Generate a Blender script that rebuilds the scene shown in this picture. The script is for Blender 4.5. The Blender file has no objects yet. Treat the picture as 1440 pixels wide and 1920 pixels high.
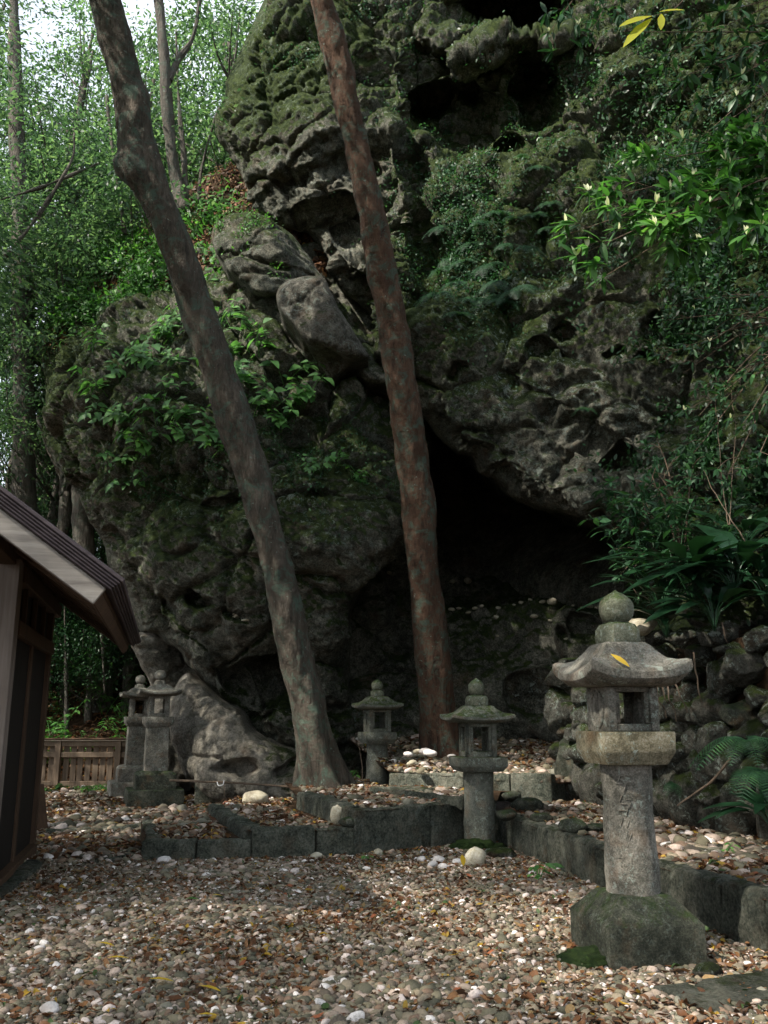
import bpy, math, random
import numpy as np
from mathutils import Vector, Matrix, Quaternion
R_ = random.Random(7)
RNG = np.random.default_rng(11)
C = bpy.context.scene.collection
PI = math.pi
# ------------------------------------------------------------------ camera model
F = 1650.0; PITCH = math.atan(385/1650); CAMH = 1.3
cp, sp_ = math.cos(PITCH), math.sin(PITCH)
def rays(px, py):
    px = np.asarray(px, float); py = np.asarray(py, float)
    u = (px-720)/F; v = (960-py)/F
    return u, cp - sp_*v, sp_ + cp*v
def P(px, py, Y):                       # point of the photo at world depth Y
    x, y, z = rays(px, py); k = np.asarray(Y)/y
    return np.stack(np.broadcast_arrays(x*k, y*k, z*k+CAMH), -1)
def G(px, py, z=0.0):                   # point of the photo on the level z
    x, y, zz = rays(px, py); k = (z-CAMH)/zz
    return Vector((float(x*k), float(y*k), float(z)))
def proj(p):
    p = np.asarray(p, float); x = p[..., 0]; y = p[..., 1]; z = p[..., 2]-CAMH
    f = y*cp + z*sp_; v = (-y*sp_ + z*cp)/f
    return 720+F*x/f, 960-F*v
# ------------------------------------------------------------------ noise
def _h(ix, iy, iz, s):
    h = (ix.astype(np.uint32)*np.uint32(374761393) + iy.astype(np.uint32)*np.uint32(668265263)
         + iz.astype(np.uint32)*np.uint32(2147483647) + np.uint32((s*1274126177) & 0xffffffff))
    h = (h ^ (h >> np.uint32(13)))*np.uint32(1274126177)
    h = (h ^ (h >> np.uint32(16)))*np.uint32(2246822519)
    h = h ^ (h >> np.uint32(15))
    return (h & np.uint32(0xffffff)).astype(np.float32)/np.float32(0xffffff)
def vn(p, s=0):
    p = np.asarray(p, np.float32); i = np.floor(p).astype(np.int64); f = p-i
    w = f*f*f*(f*(f*6-15)+10); r = 0
    for dx in (0, 1):
        for dy in (0, 1):
            for dz in (0, 1):
                k = (w[..., 0] if dx else 1-w[..., 0])*(w[..., 1] if dy else 1-w[..., 1])*(w[..., 2] if dz else 1-w[..., 2])
                r = r + k*_h(i[..., 0]+dx, i[..., 1]+dy, i[..., 2]+dz, s)
    return r*2-1
def fbm(p, o=4, s=0, g=.5):
    r = 0; a = 1.0; p = np.asarray(p, np.float32)
    for k in range(o):
        r = r + a*vn(p, s+k*17); p = p*2.03+5.3; a *= g
    return r
def worley(p, s=0):
    p = np.asarray(p, np.float32); i = np.floor(p).astype(np.int64)
    d1 = np.full(p.shape[:-1], 9., np.float32); d2 = d1.copy()
    for dx in (-1, 0, 1):
        for dy in (-1, 0, 1):
            for dz in (-1, 0, 1):
                c = i+np.array([dx, dy, dz])
                q = np.stack([c[..., 0]+_h(c[..., 0], c[..., 1], c[..., 2], s),
                              c[..., 1]+_h(c[..., 0], c[..., 1], c[..., 2], s+1),
                              c[..., 2]+_h(c[..., 0], c[..., 1], c[..., 2], s+2)], -1)
                d = np.sqrt(((q-p)**2).sum(-1))
                d2 = np.minimum(d2, np.maximum(d, d1)); d1 = np.minimum(d1, d)
    return d1, d2
def sst(a, b, x):
    t = np.clip((x-a)/(b-a), 0, 1); return t*t*(3-2*t)
# ------------------------------------------------------------------ mesh helpers
def mesh(name, V, faces, mat=None, smooth=True, attrs=None, sharp=None):
    """faces: list of int arrays, each (n,k)"""
    me = bpy.data.meshes.new(name); V = np.asarray(V, np.float32).reshape(-1, 3)
    faces = [np.asarray(f, np.int32) for f in faces if len(f)]
    loops = np.concatenate([f.ravel() for f in faces])
    tot = np.concatenate([np.full(len(f), f.shape[1], np.int32) for f in faces])
    st = np.concatenate([[0], np.cumsum(tot)[:-1]]).astype(np.int32)
    me.vertices.add(len(V)); me.vertices.foreach_set('co', V.ravel())
    me.loops.add(len(loops)); me.loops.foreach_set('vertex_index', loops)
    me.polygons.add(len(tot)); me.polygons.foreach_set('loop_start', st); me.polygons.foreach_set('loop_total', tot)
    me.polygons.foreach_set('use_smooth', np.full(len(tot), smooth, bool))
    for k, a in (attrs or {}).items():
        at = me.attributes.new(k, 'FLOAT', 'POINT'); at.data.foreach_set('value', np.asarray(a, np.float32).ravel())
    me.update(calc_edges=True); me.validate()
    if mat: me.materials.append(mat)
    if sharp: me.set_sharp_from_angle(angle=math.radians(sharp))
    return me
def ob(name, me, parent=None, loc=(0, 0, 0)):
    o = bpy.data.objects.new(name, me); C.objects.link(o)
    if parent: o.parent = parent
    o.location = loc
    return o
def tag(o, label=None, cat=None, group=None, kind=None):
    if label: o['label'] = label
    if cat: o['category'] = cat
    if group: o['group'] = group
    if kind: o['kind'] = kind
    return o
def thing(name, label, cat, loc=(0, 0, 0), rz=0, group=None):
    o = bpy.data.objects.new(name, None); C.objects.link(o); o.empty_display_size = .1
    o.location = loc; o.rotation_euler = (0, 0, rz); return tag(o, label, cat, group)
def dup(root, loc, rot=(0, 0, 0), sc=1.0, label=None, group=None):
    r = root.copy(); C.objects.link(r); r.location = loc; r.rotation_mode = 'XYZ'; r.rotation_euler = rot
    r.scale = (sc, sc, sc) if not hasattr(sc, '__len__') else sc
    if label: r['label'] = label
    if group: r['group'] = group
    for ch in list(root.children):
        c = ch.copy(); C.objects.link(c); c.parent = r
    return r
class MB:
    def __init__(s): s.V = []; s.F = {}; s.n = 0
    def add(s, V, Fs):
        V = np.asarray(V, float).reshape(-1, 3); s.V.append(V)
        for f in Fs:
            f = np.asarray(f, int)
            if len(f): s.F.setdefault(f.shape[1], []).append(f+s.n)
        s.n += len(V); return s
    def me(s, name, mat, smooth=True, sharp=None):
        return mesh(name, np.concatenate(s.V), [np.concatenate(v) for v in s.F.values()], mat, smooth, None, sharp)
    def build(s, name, mat, parent=None, smooth=True, loc=(0, 0, 0), sharp=34):
        if name in ('crown', 'foliage', 'trunk', 'branches', 'frond', 'stem', 'leaf') or s.n > 60000: sharp = None
        return ob(name, s.me(name, mat, smooth, sharp), parent, loc)
def grid_faces(nu, nv, wrap=False):
    a = np.arange(nu*nv).reshape(nu, nv)
    b = np.roll(a, -1, 1) if wrap else a[:, 1:]
    a0 = a if wrap else a[:, :-1]
    return np.stack([a0[:-1], b[:-1], b[1:], a0[1:]], -1).reshape(-1, 4)
def ring_sweep(rings, cap=True):
    """rings (n,k,3)"""
    rings = np.asarray(rings, float); n, k, _ = rings.shape
    V = rings.reshape(-1, 3); Fq = grid_faces(n, k, True)[:, ::-1]; Fs = [Fq]
    if cap:
        V = np.concatenate([V, rings[0].mean(0)[None], rings[-1].mean(0)[None]])
        i = np.arange(k); j = (i+1) % k
        Fs.append(np.stack([i, j, np.full(k, n*k)], -1)[:, ::1])
        Fs.append(np.stack([(n-1)*k+j, (n-1)*k+i, np.full(k, n*k+1)], -1))
    return V, Fs
def catmull(pts, n):
    p = np.asarray(pts, float); p = np.vstack([2*p[0]-p[1], p, 2*p[-1]-p[-2]]); m = len(p)-3
    t = np.linspace(0, m-1e-6, n); i = t.astype(int); f = (t-i)[:, None]
    a, b, c, d = p[i], p[i+1], p[i+2], p[i+3]
    return .5*((2*b)+(-a+c)*f+(2*a-5*b+4*c-d)*f*f+(-a+3*b-3*c+d)*f**3)
def tube(pts, rad, sides=10, n=None, disp=None, cap=True):
    pr = np.column_stack([np.asarray(pts, float), rad])
    if n: pr = catmull(pr, n)
    p = pr[:, :3]; r = np.maximum(pr[:, 3], 1e-4)
    T = np.gradient(p, axis=0); T /= np.linalg.norm(T, axis=1)[:, None]+1e-9
    ref = np.array([0, 1., 0]) if abs(T[:, 1]).mean() < .8 else np.array([1., 0, 0])
    A = np.cross(T, ref); A /= np.linalg.norm(A, axis=1)[:, None]; B = np.cross(T, A)
    th = np.linspace(0, 2*PI, sides, endpoint=False)
    dirs = A[:, None]*np.cos(th)[None, :, None]+B[:, None]*np.sin(th)[None, :, None]
    rr = r[:, None]*np.ones(sides)[None]
    pos = p[:, None]+dirs*rr[..., None]
    if disp is not None: pos = pos+dirs*disp(pos, dirs)[..., None]
    return ring_sweep(pos, cap)
def box_part(x0, x1, y0, y1, z0, z1, bev=.01, M=None):
    """bevelled box as V,Fs"""
    b = min(bev, (x1-x0)*.45, (y1-y0)*.45, (z1-z0)*.45)
    def rr(x0, x1, y0, y1, c):
        return [(x0+c, y0), (x1-c, y0), (x1, y0+c), (x1, y1-c), (x1-c, y1), (x0+c, y1), (x0, y1-c), (x0, y0+c)]
    rings = []
    for z, ins in ((z0, b), (z0+b, 0), (z1-b, 0), (z1, b)):
        rings.append([(x, y, z) for x, y in rr(x0+ins, x1-ins, y0+ins, y1-ins, b*.6)])
    V, Fs = ring_sweep(np.array(rings))
    if M is not None: V = np.array([M @ Vector(v) for v in V])
    return V, Fs
def bar(a, b, w, h, bev=.006, up=(0, 0, 1)):
    a = Vector(a); b = Vector(b); L = (b-a).length; x = (b-a).normalized()
    y = Vector(up).cross(x).normalized(); z = x.cross(y)
    M = Matrix((( x.x, y.x, z.x, a.x), (x.y, y.y, z.y, a.y), (x.z, y.z, z.z, a.z), (0, 0, 0, 1)))
    return box_part(0, L, -w/2, w/2, -h/2, h/2, bev, M)
# ------------------------------------------------------------------ materials
class NT:
    def __init__(s, name):
        s.m = bpy.data.materials.new(name); s.m.use_nodes = True; s.t = s.m.node_tree
        s.t.nodes.clear(); s.out = s.t.nodes.new('ShaderNodeOutputMaterial')
    def n(s, typ, ins=None, **kw):
        nd = s.t.nodes.new('ShaderNode'+typ)
        for k, v in kw.items(): setattr(nd, k, v)
        for k, v in (ins or {}).items():
            i = nd.inputs[k]
            if isinstance(v, bpy.types.NodeSocket): s.t.links.new(v, i)
            else: i.default_value = v
        return nd
    def noise(s, vec, sc, det=4, rough=.55, dist=0):
        return s.n('TexNoise', {'Vector': vec, 'Scale': sc, 'Detail': det, 'Roughness': rough, 'Distortion': dist}).outputs['Fac']
    def ramp(s, f, stops, interp='LINEAR'):
        nd = s.n('ValToRGB', {'Fac': f}); cr = nd.color_ramp; cr.interpolation = interp
        while len(cr.elements) < len(stops): cr.elements.new(.5)
        for e, (p, c) in zip(cr.elements, stops):
            e.position = p; e.color = (c, c, c, 1) if not hasattr(c, '__len__') else (*c, 1)
        return nd.outputs['Color']
    def mix(s, f, a, b, blend='MIX'):
        nd = s.n('MixRGB', {'Fac': f}, blend_type=blend)
        for k, v in ((1, a), (2, b)):
            if isinstance(v, bpy.types.NodeSocket): s.t.links.new(v, nd.inputs[k])
            else: nd.inputs[k].default_value = (*v, 1)
        return nd.outputs[0]
    def math(s, op, a, b=0.0, clamp=False):
        nd = s.n('Math', {0: a, 1: b}, operation=op, use_clamp=clamp); return nd.outputs[0]
    def bump(s, h, st, dist, nrm=None):
        ins = {'Height': h, 'Strength': st, 'Distance': dist}
        if nrm: ins['Normal'] = nrm
        return s.n('Bump', ins).outputs[0]
    def finish(s, sh):
        s.t.links.new(sh, s.out.inputs['Surface']); return s.m
    def pr(s, col, rough=.8, nrm=None, spec=.3):
        ins = {'Roughness': rough, 'Specular IOR Level': spec}
        nd = s.n('BsdfPrincipled', ins)
        if isinstance(col, bpy.types.NodeSocket): s.t.links.new(col, nd.inputs['Base Color'])
        else: nd.inputs['Base Color'].default_value = (*col, 1)
        if nrm: s.t.links.new(nrm, nd.inputs['Normal'])
        return nd.outputs[0]
def rock_mat(name, dark=(.055, .048, .04), mid=(.15, .132, .108), light=(.34, .30, .25), attr=True, mossc=None, lich=1.0, upmoss=.0, sc=1.0, bs=1.0, pits=True):
    t = NT(name)
    if attr: vec = t.n('NewGeometry').outputs['Position']
    else:
        tc = t.n('TexCoord').outputs['Object']; rnd = t.n('ObjectInfo').outputs['Random']
        vec = t.n('VectorMath', {0: tc, 1: t.n('CombineXYZ', {0: t.math('MULTIPLY', rnd, 31.), 1: t.math('MULTIPLY', rnd, 17.)}).outputs[0]}, operation='ADD').outputs[0]
    n1 = t.noise(vec, 1.1*sc, 6, .62); n2 = t.noise(vec, 7*sc, 6, .7, .4); n3 = t.noise(vec, 34*sc, 4, .7)
    f = t.math('ADD', t.math('MULTIPLY', n1, .5), t.math('MULTIPLY', n2, .55))
    f = t.math('ADD', f, t.math('MULTIPLY', t.math('SUBTRACT', n3, .5), .6))
    col = t.ramp(f, [(.40, dark), (.54, mid), (.70, light)])
    # rust / ochre tint
    col = t.mix(t.ramp(t.noise(vec, 2.3*sc, 3), [(.55, 0.), (.75, .45)]), col, (.16, .085, .04), 'MIX')
    moss_a, moss_b = mossc or ((.018, .030, .007), (.060, .085, .016))
    mossc_ = t.mix(t.ramp(t.noise(vec, 9*sc, 5, .7), [(.35, 0.), (.68, 1.)]), moss_a, moss_b)
    nz = t.n('SeparateXYZ', {0: t.n('NewGeometry').outputs['Normal']}).outputs[2]
    if attr:
        ma = t.n('Attribute', attribute_name='moss').outputs['Fac']; la = t.n('Attribute', attribute_name='lich').outputs['Fac']
    else:
        ma = t.math('ADD', t.math('MULTIPLY', nz, upmoss), .35*upmoss+.05); la = .9
    mk = t.math('ADD', ma, t.math('MULTIPLY', t.math('SUBTRACT', t.noise(vec, 5*sc, 6, .75), .5), 1.5))
    mk = t.ramp(mk, [(.38, 0.), (.62, 1.)])
    col = t.mix(mk, col, mossc_)
    # pale crusty lichen
    lk = t.math('MULTIPLY', t.ramp(t.noise(vec, 13*sc, 7, .78, .6), [(.545, 0.), (.60, 1.)]), t.ramp(t.noise(vec, 1.7*sc, 3), [(.42, 0.), (.6, 1.)]))
    lk = t.math('MULTIPLY', t.math('MULTIPLY', lk, la), .85*lich, True)
    col = t.mix(lk, col, (.30, .37, .33))
    lk2 = t.math('MULTIPLY', t.math('MULTIPLY', t.ramp(t.noise(vec, 4.5*sc, 6, .7, .4), [(.60, 0.), (.63, 1.)]), la), .7*lich, True)
    col = t.mix(lk2, col, (.33, .38, .33))
    vor = t.n('TexVoronoi', {'Vector': vec, 'Scale': 9*sc, 'Randomness': 1.}).outputs['Distance']
    pitm = t.ramp(vor, [(.0, 0.), (.35, 1.)])
    vor2 = t.ramp(t.n('TexVoronoi', {'Vector': vec, 'Scale': 26*sc}).outputs['Distance'], [(.0, 0.), (.4, 1.)])
    h = t.math('ADD', t.math('MULTIPLY', t.noise(vec, 6*sc, 9, .78), 1.5), t.math('MULTIPLY', pitm, .35 if pits else .08))
    h = t.math('ADD', h, t.math('MULTIPLY', vor2, .22 if pits else .04))
    nrm = t.bump(h, .9*bs, .07/sc)
    nrm = t.bump(t.noise(vec, 48*sc, 6, .8), .7*bs, .012/sc, nrm)
    return t.finish(t.pr(col, .92, nrm, .18))
def leaf_mat(name, stops, transl=.35, rough=.42, obj_rand=False, spec=.35):
    t = NT(name); g = t.n('NewGeometry')
    r = g.outputs['Random Per Island']
    if obj_rand: r = t.n('ObjectInfo').outputs['Random']
    n = t.noise(g.outputs['Position'], .9, 3)
    f = t.math('ADD', t.math('MULTIPLY', r, .62), t.math('MULTIPLY', t.math('SUBTRACT', n, .3), .8), True)
    col = t.ramp(f, stops)
    hs = t.n('HueSaturation', {'Color': col, 'Value': t.math('ADD', .72, t.math('MULTIPLY', r, .56))}).outputs[0]
    p = t.pr(hs, rough, None, spec)
    tl = t.n('BsdfTranslucent', {'Color': t.mix(1., hs, (1.6, 1.75, .95), 'MULTIPLY')}).outputs[0]
    return t.finish(t.n('MixShader', {0: transl, 1: p, 2: tl}).outputs[0])
def litter_mat(name, stops):
    t = NT(name); r = t.n('ObjectInfo').outputs['Random']
    v = t.n('TexCoord').outputs['Object']
    col = t.ramp(r, stops, 'CONSTANT'); col = t.mix(t.ramp(t.noise(v, 20, 3), [(.4, 0.), (.7, .5)]), col, (.05, .03, .015))
    p = t.pr(col, .6, None, .3); tl = t.n('BsdfTranslucent', {'Color': col}).outputs[0]
    return t.finish(t.n('MixShader', {0: .2, 1: p, 2: tl}).outputs[0])
def bark_mat(name, c1, c2, c3, lich=.5, sc=1.0, vert=.22):
    t = NT(name); tc = t.n('TexCoord').outputs['Object']
    vec = t.n('Mapping', {'Vector': tc, 'Scale': (1, 1, vert)}).outputs[0]
    n1 = t.noise(vec, 9*sc, 6, .7, .5); n2 = t.noise(tc, 2.2*sc, 4, .6); n3 = t.noise(vec, 40*sc, 4, .7)
    f = t.math('ADD', t.math('MULTIPLY', n1, .65), t.math('MULTIPLY', n3, .35))
    col = t.ramp(f, [(.36, c1), (.52, c2), (.68, c3)])
    col = t.mix(t.ramp(n2, [(.45, 0.), (.62, .8)]), col, t.mix(n3, tuple(x*.55 for x in c2), c2))
    lm = t.ramp(t.noise(tc, 5*sc, 7, .75, .8), [(.50, 0.), (.60, lich)])
    col = t.mix(lm, col, (.085, .125, .095))
    lm2 = t.math('MULTIPLY', t.ramp(t.noise(tc, 16*sc, 4, .6, .3), [(.66, 0.), (.70, 1.)]), lich)
    col = t.mix(lm2, col, (.20, .25, .21))
    h = t.math('ADD', t.math('MULTIPLY', n1, 1.4), t.math('MULTIPLY', t.noise(tc, 18*sc, 6, .75), .9))
    nrm = t.bump(h, 1., .055/sc); nrm = t.bump(n3, .6, .01, nrm)
    return t.finish(t.pr(col, .88, nrm, .2))
def wood_mat(name, c1, c2, rough=.75, vert=True, ax=2):
    t = NT(name); tc = t.n('TexCoord').outputs['Object']
    s = [26, 26, 26]; s[ax] = 1.4
    v = t.n('Mapping', {'Vector': tc, 'Scale': tuple(s)}).outputs[0]
    n = t.noise(v, 1., 5, .6); n2 = t.noise(tc, 2.5, 4)
    col = t.ramp(t.math('ADD', t.math('MULTIPLY', n, .7), t.math('MULTIPLY', n2, .3)), [(.35, c1), (.65, c2)])
    return t.finish(t.pr(col, rough, t.bump(n, .5, .006), .25))
M = {}
M['rock'] = rock_mat('rock', (.042, .046, .035), (.150, .152, .120), (.40, .38, .31), mossc=((.016, .030, .010), (.075, .105, .026)))
M['rock_pale'] = rock_mat('rock_pale', (.13, .12, .095), (.31, .285, .235), (.50, .46, .39), lich=.7)  # pale stone, lightened further with the sunlight that falls on its foot
M['wall_stone'] = rock_mat('wall_stone', (.032, .034, .027), (.095, .094, .077), (.21, .20, .17), attr=False, upmoss=.5, sc=1.6, lich=1.3, pits=False)
M['kerb'] = rock_mat('kerb', (.045, .054, .042), (.15, .16, .125), (.30, .295, .235), attr=False, upmoss=.25, sc=1.5, lich=.45, pits=False)
M['lantern'] = rock_mat('lantern_stone', (.07, .068, .055), (.165, .155, .13), (.29, .27, .23), attr=False, upmoss=.22, sc=2.6, bs=.55, lich=.8, pits=False)
M['finial_moss'] = rock_mat('mossy_finial', (.06, .065, .045), (.12, .13, .09), (.22, .22, .17), attr=False, upmoss=.5, sc=3, bs=.6, lich=.9, pits=False, mossc=((.03, .05, .016), (.075, .10, .035)))
M['lantern_warm'] = rock_mat('lantern_ochre', (.10, .088, .055), (.22, .195, .13), (.36, .33, .26), attr=False, upmoss=.3, sc=2.6, bs=.6, lich=1.2, pits=False)
M['lantern_moss'] = rock_mat('lantern_mossy', (.07, .072, .06), (.125, .13, .105), (.21, .21, .18), attr=False, upmoss=.40, sc=2.6, bs=.6, lich=.7, pits=False)
M['base_moss'] = rock_mat('mossy_stone', (.025, .03, .022), (.06, .065, .048), (.13, .13, .10), attr=False, upmoss=.36, sc=2.6, bs=.9, lich=.3, pits=False, mossc=((.012, .026, .008), (.045, .070, .018)))
M['moss'] = rock_mat('moss_cushion', (.02, .035, .01), (.03, .05, .012), (.05, .07, .02), attr=False, upmoss=1.6, sc=3, lich=0., pits=False, mossc=((.012, .028, .007), (.035, .06, .014)))
def pebble_mat(name, warm=0.):
    t = NT(name); r = t.n('ObjectInfo').outputs['Random']; tc = t.n('TexCoord').outputs['Object']
    col = t.ramp(r, [(0, (.085, .08, .055)), (.16, (.17, .15, .10)), (.32, (.12, .095, .072)), (.45, (.25, .205, .145)), (.58, (.20, .13, .09)), (.69, (.32, .25, .20)),
                     (.80, (.46, .36, .30)), (.87, (.19, .18, .14)), (.93, (.62, .53, .49)), (.965, (.80, .74, .70))], 'CONSTANT')
    col = t.mix(t.ramp(t.noise(tc, 2.5, 5, .7), [(.45, 0.), (.7, .55)]), col, (.09, .085, .05))
    nrm = t.bump(t.noise(tc, 9, 4), .25, .1)
    return t.finish(t.pr(col, .7, nrm, .3))
M['pebble'] = pebble_mat('pebble')
M['litter'] = litter_mat('leaf_litter', [(0, (.11, .045, .018)), (.2, (.17, .075, .03)), (.4, (.07, .035, .018)), (.55, (.24, .12, .05)), (.72, (.09, .05, .03)), (.84, (.30, .20, .09)), (.91, (.38, .24, .03)), (.95, (.05, .10, .03)), (.98, (.28, .09, .04))])
M['yellow_leaf'] = leaf_mat('yellow_leaf', [(0, (.45, .28, .02)), (1, (.55, .40, .05))], .3)
def soil_mat():
    t = NT('soil'); v = t.n('NewGeometry').outputs['Position']
    col = t.ramp(t.noise(v, 14, 6, .75), [(.35, (.018, .013, .009)), (.55, (.06, .036, .02)), (.72, (.13, .085, .05))])
    return t.finish(t.pr(col, .95, t.bump(t.noise(v, 22, 6, .75), 1., .03), .1))
M['soil'] = soil_mat()
M['bark_l'] = bark_mat('bark_left_tree', (.032, .029, .023), (.10, .083, .065), (.20, .168, .135), .9)
M['bark_r'] = bark_mat('bark_red', (.032, .023, .017), (.115, .066, .043), (.19, .125, .085), .8)
M['bark_bg'] = bark_mat('bark_grey', (.05, .045, .038), (.13, .115, .095), (.24, .21, .18), .5, .8, .12)
M['wood_dark'] = wood_mat('dark_wood', (.05, .03, .018), (.105, .062, .036))
M['wood_pale'] = wood_mat('pale_wood', (.17, .15, .13), (.38, .345, .30), ax=0)
M['wood_fence'] = wood_mat('fence_wood', (.09, .064, .044), (.20, .15, .105))
M['wood_cap'] = wood_mat('fence_cap_wood', (.40, .33, .26), (.56, .48, .39), ax=0)
M['roof_dark'] = wood_mat('bark_shingle', (.045, .035, .038), (.10, .08, .085), ax=0)
M['black'] = wood_mat('black_panel', (.008, .007, .006), (.02, .016, .013))
GREEN = [(0, (.018, .050, .014)), (.45, (.035, .095, .022)), (.8, (.070, .15, .030)), (1, (.13, .20, .04))]
M['leaf_bg'] = leaf_mat('leaf_forest', [(0, (.026, .060, .038)), (.45, (.055, .110, .066)), (.8, (.11, .175, .095)), (1, (.19, .25, .14))], .5)  # greens kept pale, the distant haze is put into the leaf colour
M['leaf_dark'] = leaf_mat('leaf_dark', [(0, (.012, .040, .018)), (.6, (.025, .075, .028)), (1, (.05, .12, .035))], .25)
M['leaf_plant'] = leaf_mat('leaf_plant', [(0, (.035, .11, .028)), (.5, (.06, .17, .040)), (1, (.11, .24, .05))], .35, .5)
M['leaf_bright'] = leaf_mat('leaf_bright', [(0, (.025, .085, .022)), (.6, (.055, .155, .035)), (1, (.11, .22, .05))], .4)
M['leaf_heart'] = leaf_mat('leaf_heart', [(0, (.05, .13, .045)), (.5, (.085, .21, .065)), (1, (.15, .30, .09))], .4, .5)
M['leaf_asp'] = leaf_mat('leaf_aspidistra', [(0, (.008, .030, .014)), (.7, (.018, .060, .024)), (1, (.035, .09, .03))], .12, .28, spec=.5)
M['leaf_fern'] = leaf_mat('leaf_fern', [(0, (.014, .050, .024)), (.6, (.03, .09, .038)), (1, (.055, .13, .04))], .3, .5)
M['leaf_shoot'] = leaf_mat('young_shoot', [(0, (.55, .58, .38)), (1, (.72, .72, .5))], .4)
M['leaf_yellow'] = leaf_mat('leaf_turning', [(0, (.20, .28, .02)), (.5, (.34, .34, .03)), (1, (.12, .26, .03))], .5)
M['root'] = bark_mat('root', (.07, .05, .035), (.17, .125, .09), (.27, .21, .16), .1, 3)
M['white'] = NT('white_cord').finish if False else None
_t = NT('white_cord'); M['white'] = _t.finish(_t.pr((.7, .7, .72), .6))

# ------------------------------------------------------------------ leaves
PROF = {'oval': (np.array([0, .28, .62, 1.]), np.array([.06, .82, .80, .02])),
        'heart': (np.array([0, .22, .6, 1.]), np.array([.35, 1.0, .66, .02])),
        'blade': (np.array([0, .15, .4, .7, .9, 1.]), np.array([.10, .5, 1., .85, .4, .02])),
        'rh': (np.array([0, .45, 1.]), np.array([.04, 1., .02])),
        'thin': (np.array([0, .25, 1.]), np.array([.5, 1., .05]))}
def leaves(Pn, D, N, L, W, shape='rh', droop=.2, fold=0.):
    Pn = np.asarray(Pn, float); n = len(Pn)
    D = D/(np.linalg.norm(D, axis=1)[:, None]+1e-9); S = np.cross(D, N); S /= np.linalg.norm(S, axis=1)[:, None]+1e-9
    N = np.cross(S, D); L = np.broadcast_to(L, (n,)); W = np.broadcast_to(W, (n,))
    t, w = PROF[shape]; cols = (-1, 0, 1) if fold else (-1, 1)
    V = []
    for ti, wi in zip(t, w):
        for c in cols:
            V.append(Pn+D*(L*ti)[:, None]-N*(L*droop*ti*ti)[:, None]+S*(W*.5*wi*c)[:, None]+N*((abs(c)-.0)*fold*W*wi)[:, None])
    V = np.stack(V, 1); k = len(t); m = len(cols)
    f = grid_faces(k, m)
    Fa = (f[None]+(np.arange(n)*k*m)[:, None, None]).reshape(-1, 4)
    return V.reshape(-1, 3), [Fa]
def unit(v): return v/(np.linalg.norm(v, axis=-1, keepdims=True)+1e-9)
def rand_dirs(n, rng=RNG): return unit(rng.normal(size=(n, 3)))
def crown_mb(seed, rad, ncl, nl, L=.11, W=.045, cl_r=.55, shape='rh', gap=.0, low=-1.):
    rng = np.random.default_rng(seed); pts = []
    while len(pts) < ncl:
        q = rng.uniform(-1, 1, 3); d = np.linalg.norm(q)
        if d > 1 or d < .25 or q[2] < low: continue
        if vn(np.array([q*2.2+seed]))[0] < gap-.25: continue
        pts.append(q*np.array(rad))
    pts = np.array(pts)
    n = ncl*nl; c = np.repeat(pts, nl, 0)
    ax = np.repeat(unit(rng.normal(size=(ncl, 3))*np.array([1, 1, .35])), nl, 0)     # spray direction
    s = rng.normal(size=(n, 3))*np.array([1, 1, .28])*cl_r*.5+ax*rng.uniform(-.5, .6, (n, 1))*cl_r
    p = c+s
    D = unit(s*1.2+ax*.6+rng.normal(size=(n, 3))*.4-np.array([0, 0, .25]))
    N = unit(np.array([0, 0, 1.])+rng.normal(size=(n, 3))*.45)
    return (leaves(p, D, N, L*rng.uniform(.6, 1.25, n), W*rng.uniform(.7, 1.2, n), shape, .25), pts)
# ------------------------------------------------------------------ rocks
def tps(ctrl):
    c = np.array(ctrl, float); x = c[:, :2]/500.; y = c[:, 2]; n = len(x)
    def U(r2): return np.where(r2 > 0, r2*np.log(r2+1e-12), 0)
    K = U(((x[:, None]-x[None])**2).sum(-1))+np.eye(n)*.02; Pm = np.column_stack([np.ones(n), x])
    A = np.block([[K, Pm], [Pm.T, np.zeros((3, 3))]]); w = np.linalg.solve(A, np.concatenate([y, np.zeros(3)]))
    def f(px, py):
        q = np.stack([px, py], -1)/500.; r = w[n]+w[n+1]*q[..., 0]+w[n+2]*q[..., 1]
        for i in range(n): r = r+w[i]*U(((q-x[i])**2).sum(-1))
        return r
    return f
def poly_dist(poly, X, Y):
    poly = np.array(poly, float); inside = np.zeros(X.shape, bool); best = np.full(X.shape, 1e9); bx = X.copy(); by = Y.copy()
    for (x0, y0), (x1, y1) in zip(poly, np.roll(poly, -1, 0)):
        if y0 != y1:
            c = ((y0 > Y) != (y1 > Y)) & (X < (x1-x0)*(Y-y0)/(y1-y0)+x0); inside ^= c
        dx, dy = x1-x0, y1-y0; t = np.clip(((X-x0)*dx+(Y-y0)*dy)/(dx*dx+dy*dy+1e-9), 0, 1)
        qx = x0+t*dx; qy = y0+t*dy; d = np.hypot(X-qx, Y-qy); m = d < best
        best = np.where(m, d, best); bx = np.where(m, qx, bx); by = np.where(m, qy, by)
    return np.where(inside, best, -best), bx, by
def seg_dist(pl, X, Y):
    b = np.full(X.shape, 1e9)
    for (x0, y0), (x1, y1) in zip(pl[:-1], pl[1:]):
        dx, dy = x1-x0, y1-y0; t = np.clip(((X-x0)*dx+(Y-y0)*dy)/(dx*dx+dy*dy+1e-9), 0, 1)
        b = np.minimum(b, np.hypot(X-x0-t*dx, Y-y0-t*dy))
    return b
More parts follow.
